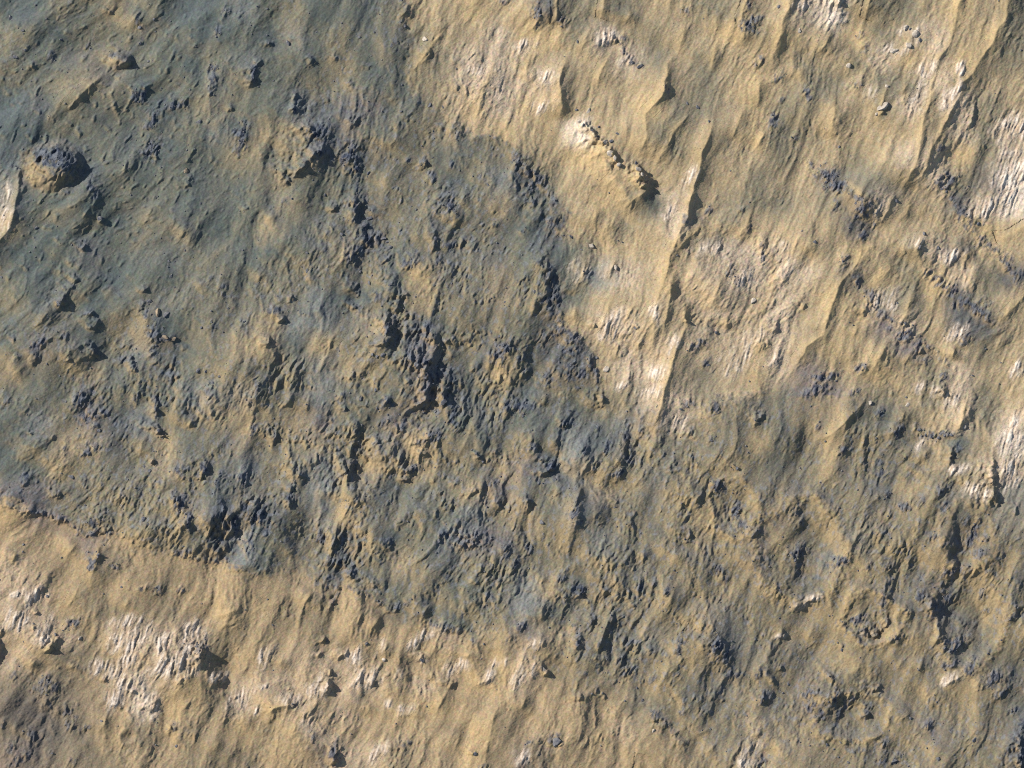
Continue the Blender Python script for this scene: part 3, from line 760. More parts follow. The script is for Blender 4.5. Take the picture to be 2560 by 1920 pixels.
def seg_profile(pts, A, wl, wr, xs, ys):
    """cusp-crested profile; left/right are seen walking along pts on the sheet"""
    best = np.full(xs.shape, 1e9, np.float32); side = np.zeros(xs.shape, np.float32); tt = np.zeros(xs.shape, np.float32)
    P = np.array(pts, np.float32); L = np.sqrt(((P[1:] - P[:-1]) ** 2).sum(1)); tot = L.sum() + 1e-6
    acc = 0.0
    for k in range(len(P) - 1):
        ax, ay = P[k]; e = P[k + 1] - P[k]; ll = L[k] + 1e-6
        t = np.clip(((xs - ax) * e[0] + (ys - ay) * e[1]) / ll ** 2, 0, 1)
        dx, dy = xs - ax - t * e[0], ys - ay - t * e[1]
        d = np.sqrt(dx * dx + dy * dy)
        cr = e[0] * dy - e[1] * dx           # image y runs down: negative = left of travel
        m = d < best - 1e-4
        best = np.where(m, d, best); side = np.where(m, cr, side); tt = np.where(m, (acc + t * ll) / tot, tt)
        acc += ll
    left = side < 0
    w = np.where(left, wl, wr)
    core = 0.78 * np.exp(-best / w) + 0.22 * np.exp(-best / (0.3 * w + 1.5)) if wr > 10 else np.exp(-best / w)
    e0 = min(0.45, max(22.0, 0.8 * max(wl, wr)) / tot)
    ch = P[-1] - P[0]; c2 = float((ch ** 2).sum()) + 1e-6
    tt = ((xs - P[0][0]) * ch[0] + (ys - P[0][1]) * ch[1]) / c2
    taper = smooth(-0.02, e0, tt) * smooth(1.02, 1 - e0, tt)
    for q, a_ in ((P[0], 0), (P[-1], 1)):        # lines that leave the sheet do not die at its edge
        if q[0] < 6 or q[1] < 6 or q[0] > W - 6 or q[1] > H - 6:
            taper = smooth(1.02, 1 - e0, tt) if a_ == 0 else smooth(-0.02, e0, tt)
    # beyond the ends the line dies out quickly
    return core, taper, best, tt

ridge_list = list(BROAD)
for (c, r), T in TILES.items():
    for line in T['R'].strip().splitlines():
        a, p = line.split(':')
        A, wl, wr = map(float, a.split())
        pts = [tile_xy(c, r, *map(float, q.split(','))) for q in p.split()]
        ridge_list.append((A, wl, wr, pts))
for k, (A, wl, wr, pts) in enumerate(ridge_list):
    if len(pts) < 2:
        continue
    for a_, b_ in ((0, 1), (-1, -2)):            # carry such lines on beyond the frame
        qx_, qy_ = pts[a_]
        if qx_ < 6 or qy_ < 6 or qx_ > W - 6 or qy_ > H - 6:
            dx_, dy_ = qx_ - pts[b_][0], qy_ - pts[b_][1]; dd = math.hypot(dx_, dy_) + 1e-6
            ext = (qx_ + dx_ / dd * 80, qy_ + dy_ / dd * 80)
            pts = [ext] + pts if a_ == 0 else pts + [ext]
    P = np.array(pts); length = float(np.sqrt(((P[1:] - P[:-1]) ** 2).sum(1)).sum())
    if wl > 0.55 * length and wr < 8 and length < 70:
        wl = max(0.55 * length, 10)
    is_sand = wr >= 10 or (wr >= 7.5 and length > 70)
    if is_sand:
        wl, wr = min(wl * 1.4, 0.7 * length + 10), min(max(wr, 13) * 1.5, 0.4 * length + 8)
        mx, my = P[:, 0].mean(), P[:, 1].mean()
        if length > 100 and my < 1000 and 1350 < mx < 2330:      # the big ridges of the tan slopes are taller and broader
            A, wl, wr = A * 1.55, wl * 1.15, wr * 1.6
    m = 3.2 * max(wl, wr)
    js, is_ = window(P[:, 0].min() - m, P[:, 0].max() + m, P[:, 1].min() - m, P[:, 1].max() + m)
    xs, ys = (XS[js, is_], YS[js, is_]) if is_sand else (XJ[js, is_], YJ[js, is_])
    core, taper, best, tt = seg_profile(pts, A, wl, wr, xs, ys)
    if is_sand:
        Z[js, is_] += (1.5 + 0.1 * k_ne[js, is_]) * A * core * taper * (0.95 + 0.3 * perlin(xs / 80, ys / 80, 30 + k % 40))
    else:
        mod = 0.75 + 0.7 * perlin(xs / 26, ys / 26, 30 + k % 40) + 0.45 * perlin(xs / 10, ys / 10, 31 + k % 40)
        Z[js, is_] += 1.15 * A * core * taper * np.clip(mod, 0, None)
        edge[js, is_] = np.maximum(edge[js, is_], taper * np.exp(-best / 7.0) * min(A / 11, 1.0))
    if is_sand:
        sand[js, is_] = np.maximum(sand[js, is_], taper * np.exp(-(best / 9.0) ** 2))
    if is_sand and length > 62 and A >= 5:
        things.append(dict(name='sand_ridge', cat='ridge', cx=float(P[:, 0].mean()), cy=float(P[:, 1].mean()),
                           size=length, tone='tan', pts=P, kind='ridge'))
        reg = (taper > 0.12) & (best < np.where(core > 0, 0.42 * np.minimum(wl, 40) + 5, 0))
        o = owner[js, is_]; o[reg & (o == 0)] = len(things); owner[js, is_] = o

# ---------------------------------------------------------------- outcrops
def clip_id(arr, js, is_, reg):
    o = arr[js, is_]; o[reg] = len(things); arr[js, is_] = o
dark_m = np.zeros((NY, NX), np.float32); pale_m = np.zeros((NY, NX), np.float32)
score = np.zeros((NY, NX), np.float32)
blob_n = 0.55 * perlin(X / 30, Y / 30, 40) + 0.45 * perlin(X / 13, Y / 13, 41) + 0.28 * perlin(X / 6.5, Y / 6.5, 42)
rough_a = 0.5 - np.abs(streak(XW, YW, 68, 15, 34, 43)) * 1.6
rough_b = 0.5 - np.abs(streak(XW, YW, 76, 7.5, 24, 44)) * 1.6
rough_c = streak(XW, YW, 74, 5.2, 12, 45)
flute = 0.5 - np.abs(streak(X + wx * 0.5, Y + wy * 0.5, 76, 9, 60, 46)) * 1.7
flute2 = streak(X + wx * 0.4, Y + wy * 0.4, 73, 5.6, 36, 47)
flute3 = streak(X + wx, Y + wy, 70, 22, 60, 48)
blobs = []
for (c, r), T in TILES.items():
    for key in 'DP':
        for q in (T[key].split(';') if T[key] else []):
            u, v, ru, rv = map(float, q.split(','))
            x, y = tile_xy(c, r, u, v)
            blobs.append((key, x, y, ru * 0.28933, rv * 0.28933))
BLOB_MIN = sorted([b[3] * b[4] for b in blobs], reverse=True)[300]
for key, x, y, rx, ry in blobs:
    R2 = 2.0
    js, is_ = window(x - rx * R2 - 12, x + rx * R2 + 12, y - ry * R2 - 12, y + ry * R2 + 12)
    xs, ys = X[js, is_] - x, Y[js, is_] - y
    tl = 0.35                                                       # lean with the wind streaks
    e = np.sqrt(((xs + tl * ys * rx / max(ry, 1)) / (rx + 3)) ** 2 + (ys / (ry + 3)) ** 2)
    m = 1.12 - e + 0.75 * blob_n[js, is_] if key == 'D' else 1.2 - 0.8 * e + 0.5 * blob_n[js, is_] + 0.35 * flute3[js, is_]
    k = smooth(-0.05, 0.95 if key == 'D' else (1.05 if (x < 720 and y > 1440) or x > 2380 else 1.45), m) * (1.0 if key == 'P' else 0.62 + 0.38 * min(1.0, math.sqrt(rx * ry) / 24))
    tgt = dark_m if key == 'D' else pale_m
    tgt[js, is_] = np.maximum(tgt[js, is_], k)
    big = min(rx, ry)
    lift = (3.0 + 0.16 * min(rx, ry)) * (1.0 if key == 'D' else 0.35)
    # blunt rise, steeper on the lee side
    Z[js, is_] += lift * np.exp(-(np.clip(e, 0, None) ** 2) * 1.1) * (0.75 + 0.5 * blob_n[js, is_])
    if rx * ry > BLOB_MIN:
        things.append(dict(name='rock_outcrop', cat='outcrop', cx=x, cy=y, size=2 * math.sqrt(rx * ry),
                           asp=ry / rx, tone='dark' if key == 'D' else 'pale', kind='outcrop'))
        reg = (m > 0.22) & (m > score[js, is_])
        s = score[js, is_]; s[reg] = m[reg]; score[js, is_] = s
        clip_id(owner, js, is_, reg)
# thin dark ledges and the craggy spine that link the outcrops
for wid, strg, pts in DARK_BANDS:
    P = np.array(pts, float); mm = 5 * wid
    js, is_ = window(P[:, 0].min() - mm, P[:, 0].max() + mm, P[:, 1].min() - mm, P[:, 1].max() + mm)
    xs, ys = XJ[js, is_] + 0.5 * wx[js, is_], YJ[js, is_] + 0.5 * wy[js, is_]
    core, taper, best, tt = seg_profile(pts, 1, wid, wid, xs, ys)
    m = 1.15 - best / (1.7 * wid) + 0.75 * blob_n[js, is_]
    k = smooth(0.0, 0.9, m) * strg * (0.45 + 0.55 * smooth(-0.25, 0.2, perlin(xs / 16, ys / 22, 86)))
    dark_m[js, is_] = np.maximum(dark_m[js, is_], k)
    Z[js, is_] += 3.5 * np.exp(-(best / (1.4 * wid)) ** 2) * (0.6 + 0.8 * blob_n[js, is_])
    if strg > 0.7:
        things.append(dict(name='rock_ledge', cat='ledge', cx=float(P[:, 0].mean()), cy=float(P[:, 1].mean()), size=120, tone='dark', kind='ledge'))
        reg = (m > 0.2) & (owner[js, is_] == 0)
        clip_id(owner, js, is_, reg)
# rounded bowls with raised rims
for x, y, rx, ry, dep, rim in BOWLS:
    js, is_ = window(x - 2 * rx, x + 2 * rx, y - 2 * ry, y + 2 * ry)
    xs, ys = (X[js, is_] + 1.6 * wx[js, is_] - x) / rx, (Y[js, is_] + 1.6 * wy[js, is_] - y) / ry
    e = np.sqrt(xs * xs + ys * ys)
    Z[js, is_] += -1.4 * dep * smooth(1.05, 0.25, e) + 1.6 * rim * np.exp(-((e - 1.08) / 0.16) ** 2) * (0.8 + 0.8 * blob_n[js, is_])
    albedo[js, is_] += (s2l((196, 168, 120)) - albedo[js, is_]) * (0.5 * np.exp(-((e - 1.08) / 0.12) ** 2))[..., None]
Z += edge * (3.0 * rough_b + 1.8 * rough_c)
Z += np.clip(rug + 0.35 * (1 - k_ne - k_sw) - 0.6 * ul, 0, 1.1) * rough * (4.2 * rough_a * patch_a * (0.3 + 0.7 * patch_c) + 2.4 * rough_b * patch_b * (0.2 + 0.8 * patch_a) + 1.2 * rough_c * patch_c)
Z -= 3.0 * k_sw + 3.0 * k_ne * smooth(1100, 950, Y)
Z += dark_m * (4.2 * rough_a + 2.6 * rough_b + 1.5 * rough_c)
Z += pale_m * (2.8 * flute + 1.9 * flute2 + 5.5 * np.clip(flute3, 0, 1) + 0.5 * rough_b)

# ---------------------------------------------------------------- the big knob and the small crater
def knob(x, y, rx, ry, hgt, flat):
    js, is_ = window(x - 2.2 * rx, x + 2.2 * rx, y - 2.2 * ry, y + 2.2 * ry)
    xs, ys = (XW[js, is_] - x) / rx, (YW[js, is_] - y) / ry
    e = np.sqrt(xs * xs + ys * ys) + 0.10 * blob_n[js, is_]
    return js, is_, xs, ys, e
js, is_, xs, ys, e = knob(130, 414, 80, 68, 34, 0.5)
Z[js, is_] += 26 * smooth(1.1, 0.45, e) + 12 * smooth(0.8, 0.5, np.abs(xs - 0.15 + 0.3 * rough_a[js, is_]) + np.abs(ys + 0.05)) + 5 * np.exp(-((xs - 0.2) ** 2 + (ys - 0.1) ** 2) / 0.3)
top = smooth(0.95, 0.6, e) * smooth(-0.3, 0.05, xs * 0.45 - ys * 0.95 + 0.45 * blob_n[js, is_])
dark_m[js, is_] = np.maximum(dark_m[js, is_], top)
Z[js, is_] += top * (4.0 * rough_a[js, is_] + 3 * rough_b[js, is_])
tan_low = smooth(1.05, 0.8, e) * (1 - top)
albedo[js, is_] += (s2l((188, 160, 118)) - albedo[js, is_]) * (tan_low * 0.7)[..., None]
things.append(dict(name='rock_mound', cat='knob', cx=132, cy=412, size=140, tone='dark', kind='knob',
                   label='big round rock knob, dark blue on top and tan below, at the left edge'))
reg = e < 0.97
clip_id(owner, js, is_, reg)

js, is_, xs, ys, e = knob(303, 150, 30, 24, 16, 0.5)
Z[js, is_] += 20 * smooth(1.1, 0.2, e)
albedo[js, is_] += (s2l((196, 170, 126)) - albedo[js, is_]) * (smooth(1.1, 0.5, e) * smooth(-0.2, 0.3, ys))[..., None]
things.append(dict(name='rock_mound', cat='knob', cx=303, cy=150, size=50, tone='dark', kind='knob',
                   label='small dark-capped knob with a tan sand tail in the upper left'))
clip_id(owner, js, is_, e < 0.9)

js, is_, xs, ys, e = knob(321, 1843, 19, 17, 6, 0.5)
Z[js, is_] += -5.0 * smooth(1.0, 0.2, e) + 1.6 * np.exp(-((e - 1.12) / 0.22) ** 2)

# ---------------------------------------------------------------- ground colour (starts from class cells that hold some shade)
albedo += (s2l((100, 114, 110)) - albedo) * (0.52 * ul * np.clip(1 - k_ne - k_sw, 0, 1))[..., None]
albedo += (s2l((156, 140, 108)) - albedo) * (0.45 * lr)[..., None]
albedo += (s2l((210, 188, 164)) - albedo) * (0.4 * np.clip(cream, 0, 1))[..., None]
fine = field(10, 42, 50); mid = field(30, 150, 51); spot = perlin(X / 5.2, Y / 5.2, 52); wisp = field(75, 420, 53)
dust = s2l((180, 160, 124)); slate = s2l((98, 108, 114))
mixv = np.clip(0.5 * mid + 0.55 * wisp + 0.35 * fine, -0.6, 0.6)
dusty = np.clip(1 - k_ne - k_sw, 0, 1)
warm = np.clip(mixv, 0, None)[..., None] * (0.5 - 0.25 * dusty)[..., None]; cool = np.clip(-mixv, 0, None)[..., None] * (0.32 + 0.38 * dusty)[..., None]
albedo = albedo + (dust - albedo) * warm
slate = slate * dusty[..., None] + s2l((140, 126, 98)) * (1 - dusty)[..., None]
albedo = albedo + (slate - albedo) * cool
for ch_ in range(3):                         # mixed mineral grains
    albedo[..., ch_] *= 1 + 0.10 * perlin(X / 6.5, Y / 6.5, 61 + ch_) + 0.05 * perlin(X / 14, Y / 14, 64 + ch_)
albedo *= (1 + 0.16 * fine + 0.12 * spot + 0.12 * field(6, 20, 59))[..., None]
# tan tint on south-western faces, bluish tint on north-eastern ones
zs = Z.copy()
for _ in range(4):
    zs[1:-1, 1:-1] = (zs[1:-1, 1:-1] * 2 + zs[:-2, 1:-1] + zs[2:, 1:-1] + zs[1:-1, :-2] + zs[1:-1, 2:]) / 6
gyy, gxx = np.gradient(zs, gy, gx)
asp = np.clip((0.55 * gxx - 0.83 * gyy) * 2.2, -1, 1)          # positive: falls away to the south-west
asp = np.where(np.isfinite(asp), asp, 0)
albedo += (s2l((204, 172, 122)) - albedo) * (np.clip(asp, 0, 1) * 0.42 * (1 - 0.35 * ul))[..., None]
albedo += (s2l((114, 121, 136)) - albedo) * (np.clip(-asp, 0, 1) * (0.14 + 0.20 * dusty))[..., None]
# loose yellow sand along ridge crests
albedo += (s2l((202, 176, 130)) - albedo) * (np.clip(sand, 0, 1) * (0.5 - 0.32 * dusty))[..., None]
# bluish sprinkles in the dusty unit
spk = smooth(0.30, 0.55, perlin(X / 12, Y / 16, 54) + 0.5 * perlin(X / 5, Y / 6, 55)) * (1 - 0.75 * np.maximum(k_ne, k_sw)) * smooth(0.5, 0.9, rough)
albedo += (s2l((140, 146, 158)) - albedo) * (0.40 * spk)[..., None]
# dark rock: blue-grey blocks, dust caught between; also paints a few shaded slopes
sp1 = streak(XW, YW, 76, 6, 18, 56); sp2 = streak(XW, YW, 72, 4.2, 7.5, 57)
pt = smooth(-0.3, 0.4, sp1 + 0.7 * sp2)
dcol = s2l((50, 62, 88)) * (1 - pt)[..., None] + s2l((120, 125, 134)) * pt[..., None]
blotch = smooth(-0.3, 0.35, 0.8 * perlin(XW / 13, YW / 20, 58) + 0.8 * sp1 + 0.3 * sp2 + 0.8 * (dark_m - 0.6))
albedo += (dcol - albedo) * np.clip(dark_m * 0.85 * blotch + 0.30 * edge * (1 - np.maximum(k_ne, k_sw)), 0, 0.92)[..., None]
# pale rock
pp = smooth(-0.3, 0.4, flute2 + 0.5 * spot)
pcol = s2l((206, 184, 162)) * (1 - pp)[..., None] + s2l((252, 236, 218)) * pp[..., None]
albedo += (pcol - albedo) * (pale_m * (0.45 + 0.5 * smooth(-0.2, 0.35, flute3 + 0.6 * flute2)))[..., None]
corner = np.exp(-((X - 90) / 170) ** 2 - ((Y - 1810) / 130) ** 2)
albedo += (s2l((112, 109, 106)) - albedo) * (0.5 * corner)[..., None]
albedo *= (1 - 0.08 * np.clip(1 - k_ne - k_sw, 0, 1) - 0.10 * k_sw)[..., None]
albedo = np.clip(albedo, 0.01, 0.9) * 0.62

# ---------------------------------------------------------------- mesh helpers
def to_world(x, y, z):
    return (x - W / 2) * SC, (H / 2 - y) * SC, z * SC

WX, WY, WZ = to_world(X, Y, Z)
# faces are owned by a thing when all four corners agree
fo = owner[:-1, :-1].copy()
for s in (owner[1:, :-1], owner[:-1, 1:], owner[1:, 1:]):
    fo[s != fo] = 0
def interior(fo):
    v = np.zeros((NY, NX), bool)
    f = fo > 0
    v[1:-1, 1:-1] = f[:-1, :-1] & f[1:, :-1] & f[:-1, 1:] & f[1:, 1:]
    return v
for _ in range(3):       # drop slivers that have no inner node
    v = interior(fo)
    has = v[:-1, :-1] | v[1:, :-1] | v[:-1, 1:] | v[1:, 1:]
    fo[~has] = 0
# each thing keeps its one largest connected piece
fl = fo.ravel().copy(); WF = fo.shape[1]
seen = bytearray(len(fl)); best_c = {}
lst = fl.tolist()
for st in np.nonzero(fl)[0].tolist():
    if seen[st]:
        continue
    k = lst[st]; stack = [st]; seen[st] = 1; comp = []
    while stack:
        c = stack.pop(); comp.append(c)
        for nb in (c - 1, c + 1, c - WF, c + WF):
            if 0 <= nb < len(lst) and lst[nb] == k and not seen[nb]:
                seen[nb] = 1; stack.append(nb)
    if len(comp) > len(best_c.get(k, ())):
        best_c[k] = comp
fl[:] = 0
for k, comp in best_c.items():
    fl[comp] = k
fo = fl.reshape(fo.shape)
inner = interior(fo)

def grid_mesh(name, xs, ys, zs, quads, cols, rgh, nor):
    me = bpy.data.meshes.new(name)
    n = len(xs); f = len(quads)
    me.vertices.add(n)
    co = np.empty((n, 3), np.float32); co[:, 0] = xs; co[:, 1] = ys; co[:, 2] = zs
    me.vertices.foreach_set('co', co.ravel())
    me.loops.add(f * 4)
    me.loops.foreach_set('vertex_index', quads.astype(np.int32).ravel())
    me.polygons.add(f)
    me.polygons.foreach_set('loop_start', np.arange(0, f * 4, 4, dtype=np.int32))
    me.polygons.foreach_set('use_smooth', np.ones(f, bool))
    at = me.attributes.new('ground_colour', 'FLOAT_COLOR', 'POINT')
    c4 = np.ones((n, 4), np.float32); c4[:, :3] = cols
    at.data.foreach_set('color', c4.ravel())
    ar = me.attributes.new('rockiness', 'FLOAT', 'POINT')
    ar.data.foreach_set('value', rgh.astype(np.float32))
    me.update(calc_edges=True)
    me.normals_split_custom_set_from_vertices(nor)      # one continuous surface: outcrops and sheet share their normals
    return me

gyy, gxx = np.gradient(Z, gy, gx)
NOR = np.stack([-gxx, gyy, np.ones_like(gxx)], -1)
NOR = (NOR / np.linalg.norm(NOR, axis=-1, keepdims=True)).astype(np.float32).reshape(-1, 3)

# ---------------------------------------------------------------- materials
def ground_material():
    m = bpy.data.materials.new('dusty_ground'); m.use_nodes = True
    n = m.node_tree; N = n.nodes; L = n.links
    b = N['Principled BSDF']
    b.inputs['Roughness'].default_value = 0.95
    b.inputs['Specular IOR Level'].default_value = 0.12
    a = N.new('ShaderNodeAttribute'); a.attribute_name = 'ground_colour'
    k = N.new('ShaderNodeAttribute'); k.attribute_name = 'rockiness'
    tc = N.new('ShaderNodeTexCoord')
    n1 = N.new('ShaderNodeTexNoise'); n1.inputs['Scale'].default_value = 0.9; n1.inputs['Detail'].default_value = 5; n1.inputs['Roughness'].default_value = 0.65
    L.new(tc.outputs['Object'], n1.inputs['Vector'])
    mr = N.new('ShaderNodeMapRange'); mr.inputs[1].default_value = 0.3; mr.inputs[2].default_value = 0.7
    mr.inputs[3].default_value = 0.80; mr.inputs[4].default_value = 1.20
    L.new(n1.outputs['Fac'], mr.inputs[0])
    mul = N.new('ShaderNodeVectorMath'); mul.operation = 'SCALE'
    L.new(a.outputs['Color'], mul.inputs[0]); L.new(mr.outputs[0], mul.inputs['Scale'])
    L.new(mul.outputs[0], b.inputs['Base Color'])
    n2 = N.new('ShaderNodeTexNoise'); n2.inputs['Scale'].default_value = 0.55; n2.inputs['Detail'].default_value = 6; n2.inputs['Roughness'].default_value = 0.7
    L.new(tc.outputs['Object'], n2.inputs['Vector'])
    bp = N.new('ShaderNodeBump'); bp.inputs['Distance'].default_value = 1.3
    st = N.new('ShaderNodeMath'); st.operation = 'MULTIPLY_ADD'; st.inputs[1].default_value = 0.5; st.inputs[2].default_value = 0.15
    L.new(k.outputs['Fac'], st.inputs[0]); L.new(st.outputs[0], bp.inputs['Strength'])
    L.new(n2.outputs['Fac'], bp.inputs['Height']); L.new(bp.outputs['Normal'], b.inputs['Normal'])
    return m

def stone_material(name, c0, c1):
    m = bpy.data.materials.new(name); m.use_nodes = True
    n = m.node_tree; N = n.nodes; L = n.links
    b = N['Principled BSDF']; b.inputs['Roughness'].default_value = 0.9
    b.inputs['Specular IOR Level'].default_value = 0.15
    tc = N.new('ShaderNodeTexCoord')
    n1 = N.new('ShaderNodeTexNoise'); n1.inputs['Scale'].default_value = 1.7; n1.inputs['Detail'].default_value = 5
    L.new(tc.outputs['Object'], n1.inputs['Vector'])
    cr = N.new('ShaderNodeValToRGB')
    cr.color_ramp.elements[0].position = 0.35; cr.color_ramp.elements[0].color = (*c0, 1)
    cr.color_ramp.elements[1].position = 0.65; cr.color_ramp.elements[1].color = (*c1, 1)
    L.new(n1.outputs['Fac'], cr.inputs['Fac']); L.new(cr.outputs['Color'], b.inputs['Base Color'])
    bp = N.new('ShaderNodeBump'); bp.inputs['Strength'].default_value = 0.5; bp.inputs['Distance'].default_value = 0.3
    L.new(n1.outputs['Fac'], bp.inputs['Height']); L.new(bp.outputs['Normal'], b.inputs['Normal'])
    return m
GROUND = ground_material()
STONE = {'dark': stone_material('dark_blue_stone', (0.06, 0.065, 0.085), (0.16, 0.155, 0.15)),
         'tan': stone_material('dusty_tan_stone', (0.16, 0.13, 0.10), (0.27, 0.21, 0.14)),
         'pale': stone_material('pale_stone', (0.26, 0.22, 0.18), (0.44, 0.39, 0.32))}

# ---------------------------------------------------------------- terrain sheet
coll = scene.collection
rk = np.clip(dark_m + 0.8 * pale_m + 0.25 * rough, 0, 1.3)
zt = WZ - 1.0 * inner                       # the sheet passes under the outcrops
idx = np.arange(NX * NY, dtype=np.int32).reshape(NY, NX)
quads = np.stack([idx[1:, :-1], idx[1:, 1:], idx[:-1, 1:], idx[:-1, :-1]], -1).reshape(-1, 4)
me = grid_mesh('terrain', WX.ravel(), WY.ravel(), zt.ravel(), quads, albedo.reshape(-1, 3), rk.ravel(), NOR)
me.materials.append(GROUND)
terrain = bpy.data.objects.new('terrain', me); coll.objects.link(terrain)
terrain['kind'] = 'structure'

# ---------------------------------------------------------------- labels that single one thing out
DIRS = ['right of', 'above right of', 'above', 'above left of', 'left of', 'below left of', 'below', 'below right of']
ORD = ['', 'second nearest', 'third nearest', 'fourth nearest', 'fifth nearest', 'sixth nearest', 'seventh nearest', 'eighth nearest', 'ninth nearest', 'tenth nearest']
used = {}
def place(x, y):
    d = [math.hypot(x - a, y - b) for a, b, _ in LANDMARKS]
    k = int(np.argmin(d)); a, b, t = LANDMARKS[k]
    if d[k] < 16:
        return 'at the ' + t, k
    ang = math.degrees(math.atan2(b - y, x - a)) % 360
    return DIRS[int((ang + 22.5) // 45) % 8] + ' the ' + t, k
for _, _, t_ in LANDMARKS:
    assert len(t_.split()) <= 7, t_
def unique(stem, x, y):
    p, k = place(x, y)
    key = stem + ' ' + p
    n = used.get(key, 0); used[key] = n + 1
    return key if n == 0 else key + ', ' + ORD[min(n, 9)]

faces_by = {}
ids = fo.ravel()
nz = np.nonzero(ids)[0]
order = nz[np.argsort(ids[nz], kind='stable')]
sid = ids[order]
starts = np.searchsorted(sid, np.arange(1, len(things) + 2))
seq = sorted(range(len(things)), key=lambda k: min(math.hypot(things[k]['cx'] - a, things[k]['cy'] - b) for a, b, _ in LANDMARKS))
flatx, flaty, flatz = WX.ravel(), WY.ravel(), WZ.ravel()
flatc = albedo.reshape(-1, 3); flatr = rk.ravel()
n_out = 0
for k in seq:
    t = things[k]
    fs = order[starts[k]:starts[k + 1]]
    if len(fs) < 14:
        continue
    q = quads[fs]
    vs, inv = np.unique(q, return_inverse=True)
    x0, y0 = float(flatx[vs].mean()), float(flaty[vs].mean())
    px, py = x0 / SC + W / 2, H / 2 - y0 / SC
    if px < 0 or py < 0 or px > W or py > H:
        continue
    z0 = float(flatz[vs].min())
    cap = None
    if t['kind'] == 'knob' and t['size'] > 100:           # the dark rocky top is a part of the mound
        fx = flatx[q].mean(1) / SC + W / 2; fy = H / 2 - flaty[q].mean(1) / SC
        on = (0.45 * (fx - t['cx']) / 80 - 0.95 * (fy - t['cy']) / 68) > -0.1
        qc = q[on]; vc, ic = np.unique(qc, return_inverse=True)
        cap = grid_mesh('rock_cap', flatx[vc] - x0, flaty[vc] - y0, flatz[vc] - z0, ic.reshape(-1, 4), flatc[vc], flatr[vc], NOR[vc])
        cap.materials.append(GROUND)
        q = q[~on]; vs, inv = np.unique(q, return_inverse=True)
    me = grid_mesh(t['name'], flatx[vs] - x0, flaty[vs] - y0, flatz[vs] - z0, inv.reshape(-1, 4), flatc[vs], flatr[vs], NOR[vs])
    me.materials.append(GROUND)
    o = bpy.data.objects.new(t['name'], me); coll.objects.link(o)
    o.location = (x0, y0, z0)
    if cap is not None:
        oc = bpy.data.objects.new('rock_cap', cap); coll.objects.link(oc); oc.parent = o
        oc['label'] = 'dark blue broken rock on top of the tan mound'
    n_out += 1
    if 'label' in t:
        lab = t['label']
    elif t['kind'] == 'ridge':
        s = 'long' if t['size'] > 160 else 'short' if t['size'] < 90 else 'medium'
        lab = unique(s + ' tan sand ridge', px, py)
        o['group'] = 'wind-blown sand ridges'
    elif t['kind'] == 'ledge':
        lab = unique('thin dark rock ledge', px, py)
        o['group'] = 'dark rock ledges'
    else:
        area = len(fs) * STEP * STEP
        s = 'large' if area > 1800 else 'small' if area < 550 else 'mid-sized'
        lab = unique(s + (' dark outcrop' if t['tone'] == 'dark' else ' pale outcrop'), px, py)
        o['group'] = 'dark rock outcrops' if t['tone'] == 'dark' else 'pale rock outcrops'
    o['label'] = lab
    o['category'] = t['cat']

# ---------------------------------------------------------------- stones
def height_at(x, y):
    i = min(max(np.searchsorted(gx, x) - 1, 0), NX - 2); j = min(max(np.searchsorted(gy, y) - 1, 0), NY - 2)
    tx = (x - gx[i]) / (gx[i + 1] - gx[i]); ty = (y - gy[j]) / (gy[j + 1] - gy[j])
    return float((Z[j, i] * (1 - tx) + Z[j, i + 1] * tx) * (1 - ty) + (Z[j + 1, i] * (1 - tx) + Z[j + 1, i + 1] * tx) * ty)

import bmesh
def stone_mesh(name, seed, sub):
    rs = np.random.RandomState(seed)
    bm = bmesh.new(); bmesh.ops.create_icosphere(bm, subdivisions=sub, radius=1.0)
    planes = rs.randn(9, 3); planes /= np.linalg.norm(planes, axis=1)[:, None]
    offs = rs.uniform(0.35, 0.85, 9)
    for v in bm.verts:
        p = np.array(v.co)
        for n, d in zip(planes, offs):          # shear flat faces off the ball
            h = p.dot(n) - d
            if h > 0:
                p = p - n * h * 0.92
        p *= 1 + 0.07 * rs.randn()
        p[2] *= 0.8
        v.co = p
    m = bpy.data.meshes.new(name); bm.to_mesh(m); bm.free()
    return m
base_meshes = [stone_mesh('stone', s, 2) for s in range(10)]
tone_mesh = {}
for tone in STONE:
    tone_mesh[tone] = []
    for b in base_meshes:
        m = b.copy(); m.materials.append(STONE[tone]); tone_mesh[tone].append(m)
rs = random.Random(3)
n_st = 0
def stone(x, y, r, tone, label, group):
    global n_st
    o = bpy.data.objects.new('stone' if r < 8 else 'boulder', rs.choice(tone_mesh[tone]))
    coll.objects.link(o)
    X0, Y0, Z0 = to_world(x, y, height_at(x, y))
    s = r * SC
    o.scale = (s * rs.uniform(0.75, 1.3), s * rs.uniform(0.8, 1.6), s * rs.uniform(0.8, 1.3))
    o.rotation_euler = (rs.uniform(-.3, .3), rs.uniform(-.3, .3), rs.uniform(0, 6.28))
    o.location = (X0, Y0, Z0 + 0.05 * s)
    o['label'] = label; o['category'] = 'boulder' if r >= 8 else 'stone'; o['group'] = group
    n_st += 1
def sample(arr, x, y):
    i = min(max(np.searchsorted(gx, x), 0), NX - 1); j = min(max(np.searchsorted(gy, y), 0), NY - 1)
    return float(arr[j, i])
singles = []
for (c, r), T in TILES.items():
    for q in (T['S'].split(';') if T['S'] else []):
        u, v, rr = map(float, q.split(','))
        x, y = tile_xy(c, r, u, v)
        singles.append((x + rs.uniform(-3, 3), y + rs.uniform(-3, 3), max(rr * 0.28933 * rs.uniform(0.6, 1.15), 2.6)))
singles.sort(key=lambda s: min(math.hypot(s[0] - a, s[1] - b) for a, b, _ in LANDMARKS))
